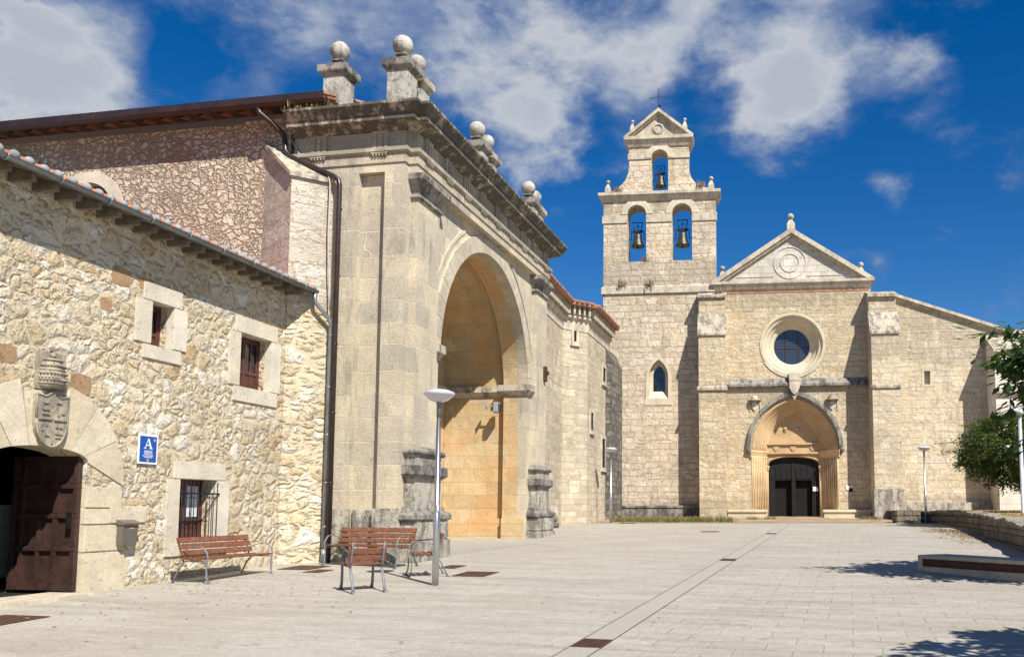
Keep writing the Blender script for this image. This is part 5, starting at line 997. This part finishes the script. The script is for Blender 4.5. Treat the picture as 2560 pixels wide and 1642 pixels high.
# ------------------------------------------------------------------ plants
def leaf(vs, fs, p, d, up, l, w_):
    s_ = d.cross(up); s_ = s_.normalized() if s_.length > 1e-4 else Vector((1, 0, 0)); k = len(vs); n_ = s_.cross(d)
    vs += [p, p + d * l * .45 + s_ * w_ - n_ * w_ * .25, p + d * l - n_ * l * .12, p + d * l * .45 - s_ * w_ - n_ * w_ * .25]; fs.append((k, k + 1, k + 2, k + 3))
def tree(loc, label, h_tr, c_off, rad, nspray, lpl, ll, mat, seed, trunk_r=.10, droop=.25, flat=.4, extra=()):
    r = random.Random(seed); t_ = thing('tree', loc, 0, label, 'tree'); C_ = Vector(c_off)
    lv = []; lf_ = []; br = MB(); top = Vector((r.uniform(-.1, .1), 0, h_tr))
    trunk = [Vector((0, 0, -.2)), Vector((.02, .01, h_tr * .5)), top, top.lerp(C_, .55)]
    tb = MB(); tb.tube(trunk, [trunk_r * 1.25, trunk_r, trunk_r * .8, trunk_r * .35], 9); limbs = []
    for i in range(11):
        a = 2 * math.pi * i / 11 + r.uniform(-.3, .3); e = r.uniform(-.15, .75); dirv = Vector((math.cos(a) * math.cos(e) * rad[0], math.sin(a) * math.cos(e) * rad[1], math.sin(e) * rad[2]))
        s0 = top.lerp(C_, r.uniform(0, .5)); end = C_ + dirv * r.uniform(.6, .85); md = s0.lerp(end, .5) + Vector((0, 0, .12 * rad[2])); br.tube([s0, md, end], [trunk_r * .42, trunk_r * .25, trunk_r * .08], 6); limbs.append((s0, md, end))
    for i in range(nspray):
        while True:
            v = Vector((r.uniform(-1, 1), r.uniform(-1, 1), r.uniform(-1, 1)))
            if .25 < v.length < 1 and r.random() < .25 + .75 * v.length ** 2: break
        if math.sin(v.x * 5 + seed) * math.cos(v.y * 6) * math.sin(v.z * 7 + 1) > .30: continue
        c = C_ + Vector((v.x * rad[0], v.y * rad[1], v.z * rad[2])); out = Vector((v.x, v.y, v.z * flat)).normalized(); L_ = r.uniform(.35, .75) * (.10 * (rad[0] + rad[1]) + .25)
        st = c - out * L_; sp_ = [st + out * L_ * k / 5 + Vector((0, 0, -droop * L_ * (k / 5) ** 2)) for k in range(6)]
        if i % 3 == 0: br.tube([sp_[0], sp_[3], sp_[5]], [.012, .008, .004], 4)
        for j in range(lpl):
            u = r.random(); k = min(4, int(u * 5)); p = sp_[k].lerp(sp_[k + 1], u * 5 - k) + Vector((r.gauss(0, .06), r.gauss(0, .06), r.gauss(0, .045))) * (ll / .10)
            d = (out * .6 + Vector((r.uniform(-1, 1), r.uniform(-1, 1), r.uniform(-.9, .25)))).normalized(); leaf(lv, lf_, p, d, Vector((r.uniform(-.4, .4), r.uniform(-.4, .4), 1)), ll * r.uniform(.7, 1.25), ll * r.uniform(.22, .34))
    for ex_, ey_, ez_ in extra:                  # long side sprays that reach beyond the crown
        e = Vector((ex_, ey_, ez_)); s0 = C_.lerp(e, .35); br.tube([s0, s0.lerp(e, .5) + Vector((0, 0, .12)), e], [.025, .015, .006], 5)
        for j in range(170):
            u = r.random(); p = s0.lerp(e, u) + Vector((0, 0, .48 * u * (1 - u))) + Vector((r.gauss(0, .10), r.gauss(0, .12), r.gauss(0, .07))); d = ((e - s0).normalized() + Vector((r.uniform(-1, 1), r.uniform(-1, 1), r.uniform(-.9, .2)))).normalized(); leaf(lv, lf_, p, d, Vector((0, 0, 1)), ll * r.uniform(.7, 1.2), ll * .28)
    tb.build('trunk', M_bark, t_); br.build('branches', M_bark, t_); mb = MB(); mb.add(lv, lf_); mb.build('crown', mat, t_); return t_
tree((15.45, 36.0, 1.48), 'small spreading tree on the dry lawn beside the pale corner buttress', 1.25, (.15, 0, 2.55), (3.0, 2.5, 1.7), 1150, 44, .115, M_leaf, 5, .10, .3, .35, [(-3.6, -.2, 2.75), (-3.5, -.6, 2.35), (-2.9, -.3, 1.85), (-2.5, 0, 3.5), (-1.9, 0, 1.25)])
tree((10.6, 15.6, gz(15.6)), 'broad leaved tree reaching into the picture at the right edge', 2.2, (.0, 0, 4.05), (4.3, 2.7, 1.5), 820, 28, .23, M_leafd, 8, .16, .5, .4, [(-4.6, -.2, 3.9), (-4.5, .3, 4.5), (-4.35, 0, 3.0), (-4.2, .2, 2.3)])
tree((8.6, 6.0, gz(6)), 'broad leaved tree just outside the frame shading the paving at lower right', 2.3, (-.2, 0, 4.3), (3.6, 2.2, 1.3), 420, 24, .24, M_leafd, 12, .16, .5, .4)

def tufts(name, pts, mat, n, h, spread, label=None, cat=None, kind=None, seed=1, group=None, w0=.012):
    r = random.Random(seed); vs = []; fs = []
    for (x, y, z) in pts:
        for i in range(n):
            p = Vector((x + r.gauss(0, spread), y + r.gauss(0, spread), z)); a = r.uniform(0, 6.28); l = h * r.uniform(.4, 1.2); b_ = Vector((math.cos(a), math.sin(a), 0)); w_ = w0 * r.uniform(.6, 1.3); s_ = Vector((-b_.y, b_.x, 0)) * w_
            k = len(vs); m1 = p + b_ * l * .15 + Vector((0, 0, l * .6)); e = p + b_ * l * r.uniform(.2, .7) + Vector((0, 0, l)); vs += [p - s_, p + s_, m1 + s_ * .7, m1 - s_ * .7, e]; fs += [(k, k + 1, k + 2, k + 3), (k + 3, k + 2, k + 4)]
    mb = MB(); mb.add(vs, fs); o = mb.build(name, mat); tag(o, label, cat, group, kind); return o
r = random.Random(21); pts = []
for i in range(330): u = r.random(); x = -1.2 + u * 5.6; y = 41.2 + abs(r.gauss(0, 1.2)); y = min(y, 44.9); pts.append((x, y, gz(y)))
tufts('weeds', pts, M_weed, 12, .26, .10, kind='stuff')
pts = [(x, 44.9 + r.uniform(-.3, .2), gz(45)) for x in [r.uniform(5.2, 6.8) for i in range(14)] + [r.uniform(11, 12) for i in range(22)]] + [(12.2 + r.uniform(-.4, .4), 40.5, gz(40.5)) for i in range(10)]
tufts('grass_tufts', pts, M_weed, 14, .16, .08, kind='stuff', seed=4)
pts = []
for i in range(1500): y = r.uniform(22, 44); x = 10.6 + (y - 22) * .16 + r.uniform(.3, 7); pts.append((x, y, ztop(y) - .04))
tufts('dry_grass', pts, plain('straw', (.36, .25, .10), .9, var=.4), 5, .07, .2, kind='stuff', seed=6)
def cpt(x, y, z): c, s = math.cos(AC), math.sin(AC); return (CO.x + x * c - y * s, CO.y + x * s + y * c, z)
for nm, (x, y, z), lb in (('a', (-5.3, 1.28, 13.78), 'dry reddish tuft on the lower tower band, left one'), ('b', (-3.75, 1.28, 13.78), 'dry reddish tuft on the lower tower band under the gap between the bells'), ('c', (-4.02, 1.5, 15.17), 'dry tuft on the sill under the left bell'), ('d', (-5.55, 1.3, 19.1), 'withered weeds on the left shoulder of the bell gable'), ('e', (-.95, 1.4, 19.3), 'withered weed on the right shoulder of the bell gable'), ('f', (.0, .9, 13.2), 'dry weed on top of the left buttress')):
    tufts('dry_tuft', [cpt(x, y, z)], M_dry, 70, .32, .12, lb, 'plant', seed=hash(nm) % 7, group='weeds growing on the church masonry', w0=.02)
p = G(-.1, 2.6, 11.02); tufts('cornice_weed', [tuple(G(-.35, y_, 10.98)) for y_ in (2.2, 2.4, 2.6, 2.8, 1.9)], M_weed, 60, .22, .10, 'yellow green weed growing on the left end of the gateway cornice', 'plant')
# leaf litter
def litter(name, spots, seed, size=.05, mat=None):
    r = random.Random(seed); vs = []; fs = []
    for cx_2, cy_, sx2, sy_, n in spots:
        for i in range(n):
            x = r.gauss(cx_2, sx2); y = r.gauss(cy_, sy_); p = Vector((x, y, gz(y) + .008 + r.random() * .01)); a = r.uniform(0, 6.28); d = Vector((math.cos(a), math.sin(a), r.uniform(-.1, .35))).normalized(); leaf(vs, fs, p, d, Vector((r.uniform(-.3, .3), r.uniform(-.3, .3), 1)), size * r.uniform(.5, 1.5), size * .3)
    mb = MB(); mb.add(vs, fs); o = mb.build(name, mat or M_fallen); o['kind'] = 'stuff'
def gs(x, y): p = G(x, y); return p.x, p.y
sp_ = [(*gs(-5.0, 1.0), .8, .5, 60), (*gs(-5.6, -.3), 1.3, 1.0, 60), (*gs(-3.2, .2), .8, .5, 40), (*gs(-8.2, .6), 1.5, 1.0, 35), (*gs(-7, -4), 4, 4, 60), (-1.9, 38.5, 1.3, 1.6, 160), (-2.5, 34, .8, 2.5, 60), (2, 30, 5, 6, 50)]
litter('fallen_leaves', sp_, 3, .06); litter('fallen_leaves', [(11.7, 33.5, .35, 1.6, 900), (11.1, 30, .35, 1.5, 500), (10.3, 27, .5, 2, 250)], 5, .09)
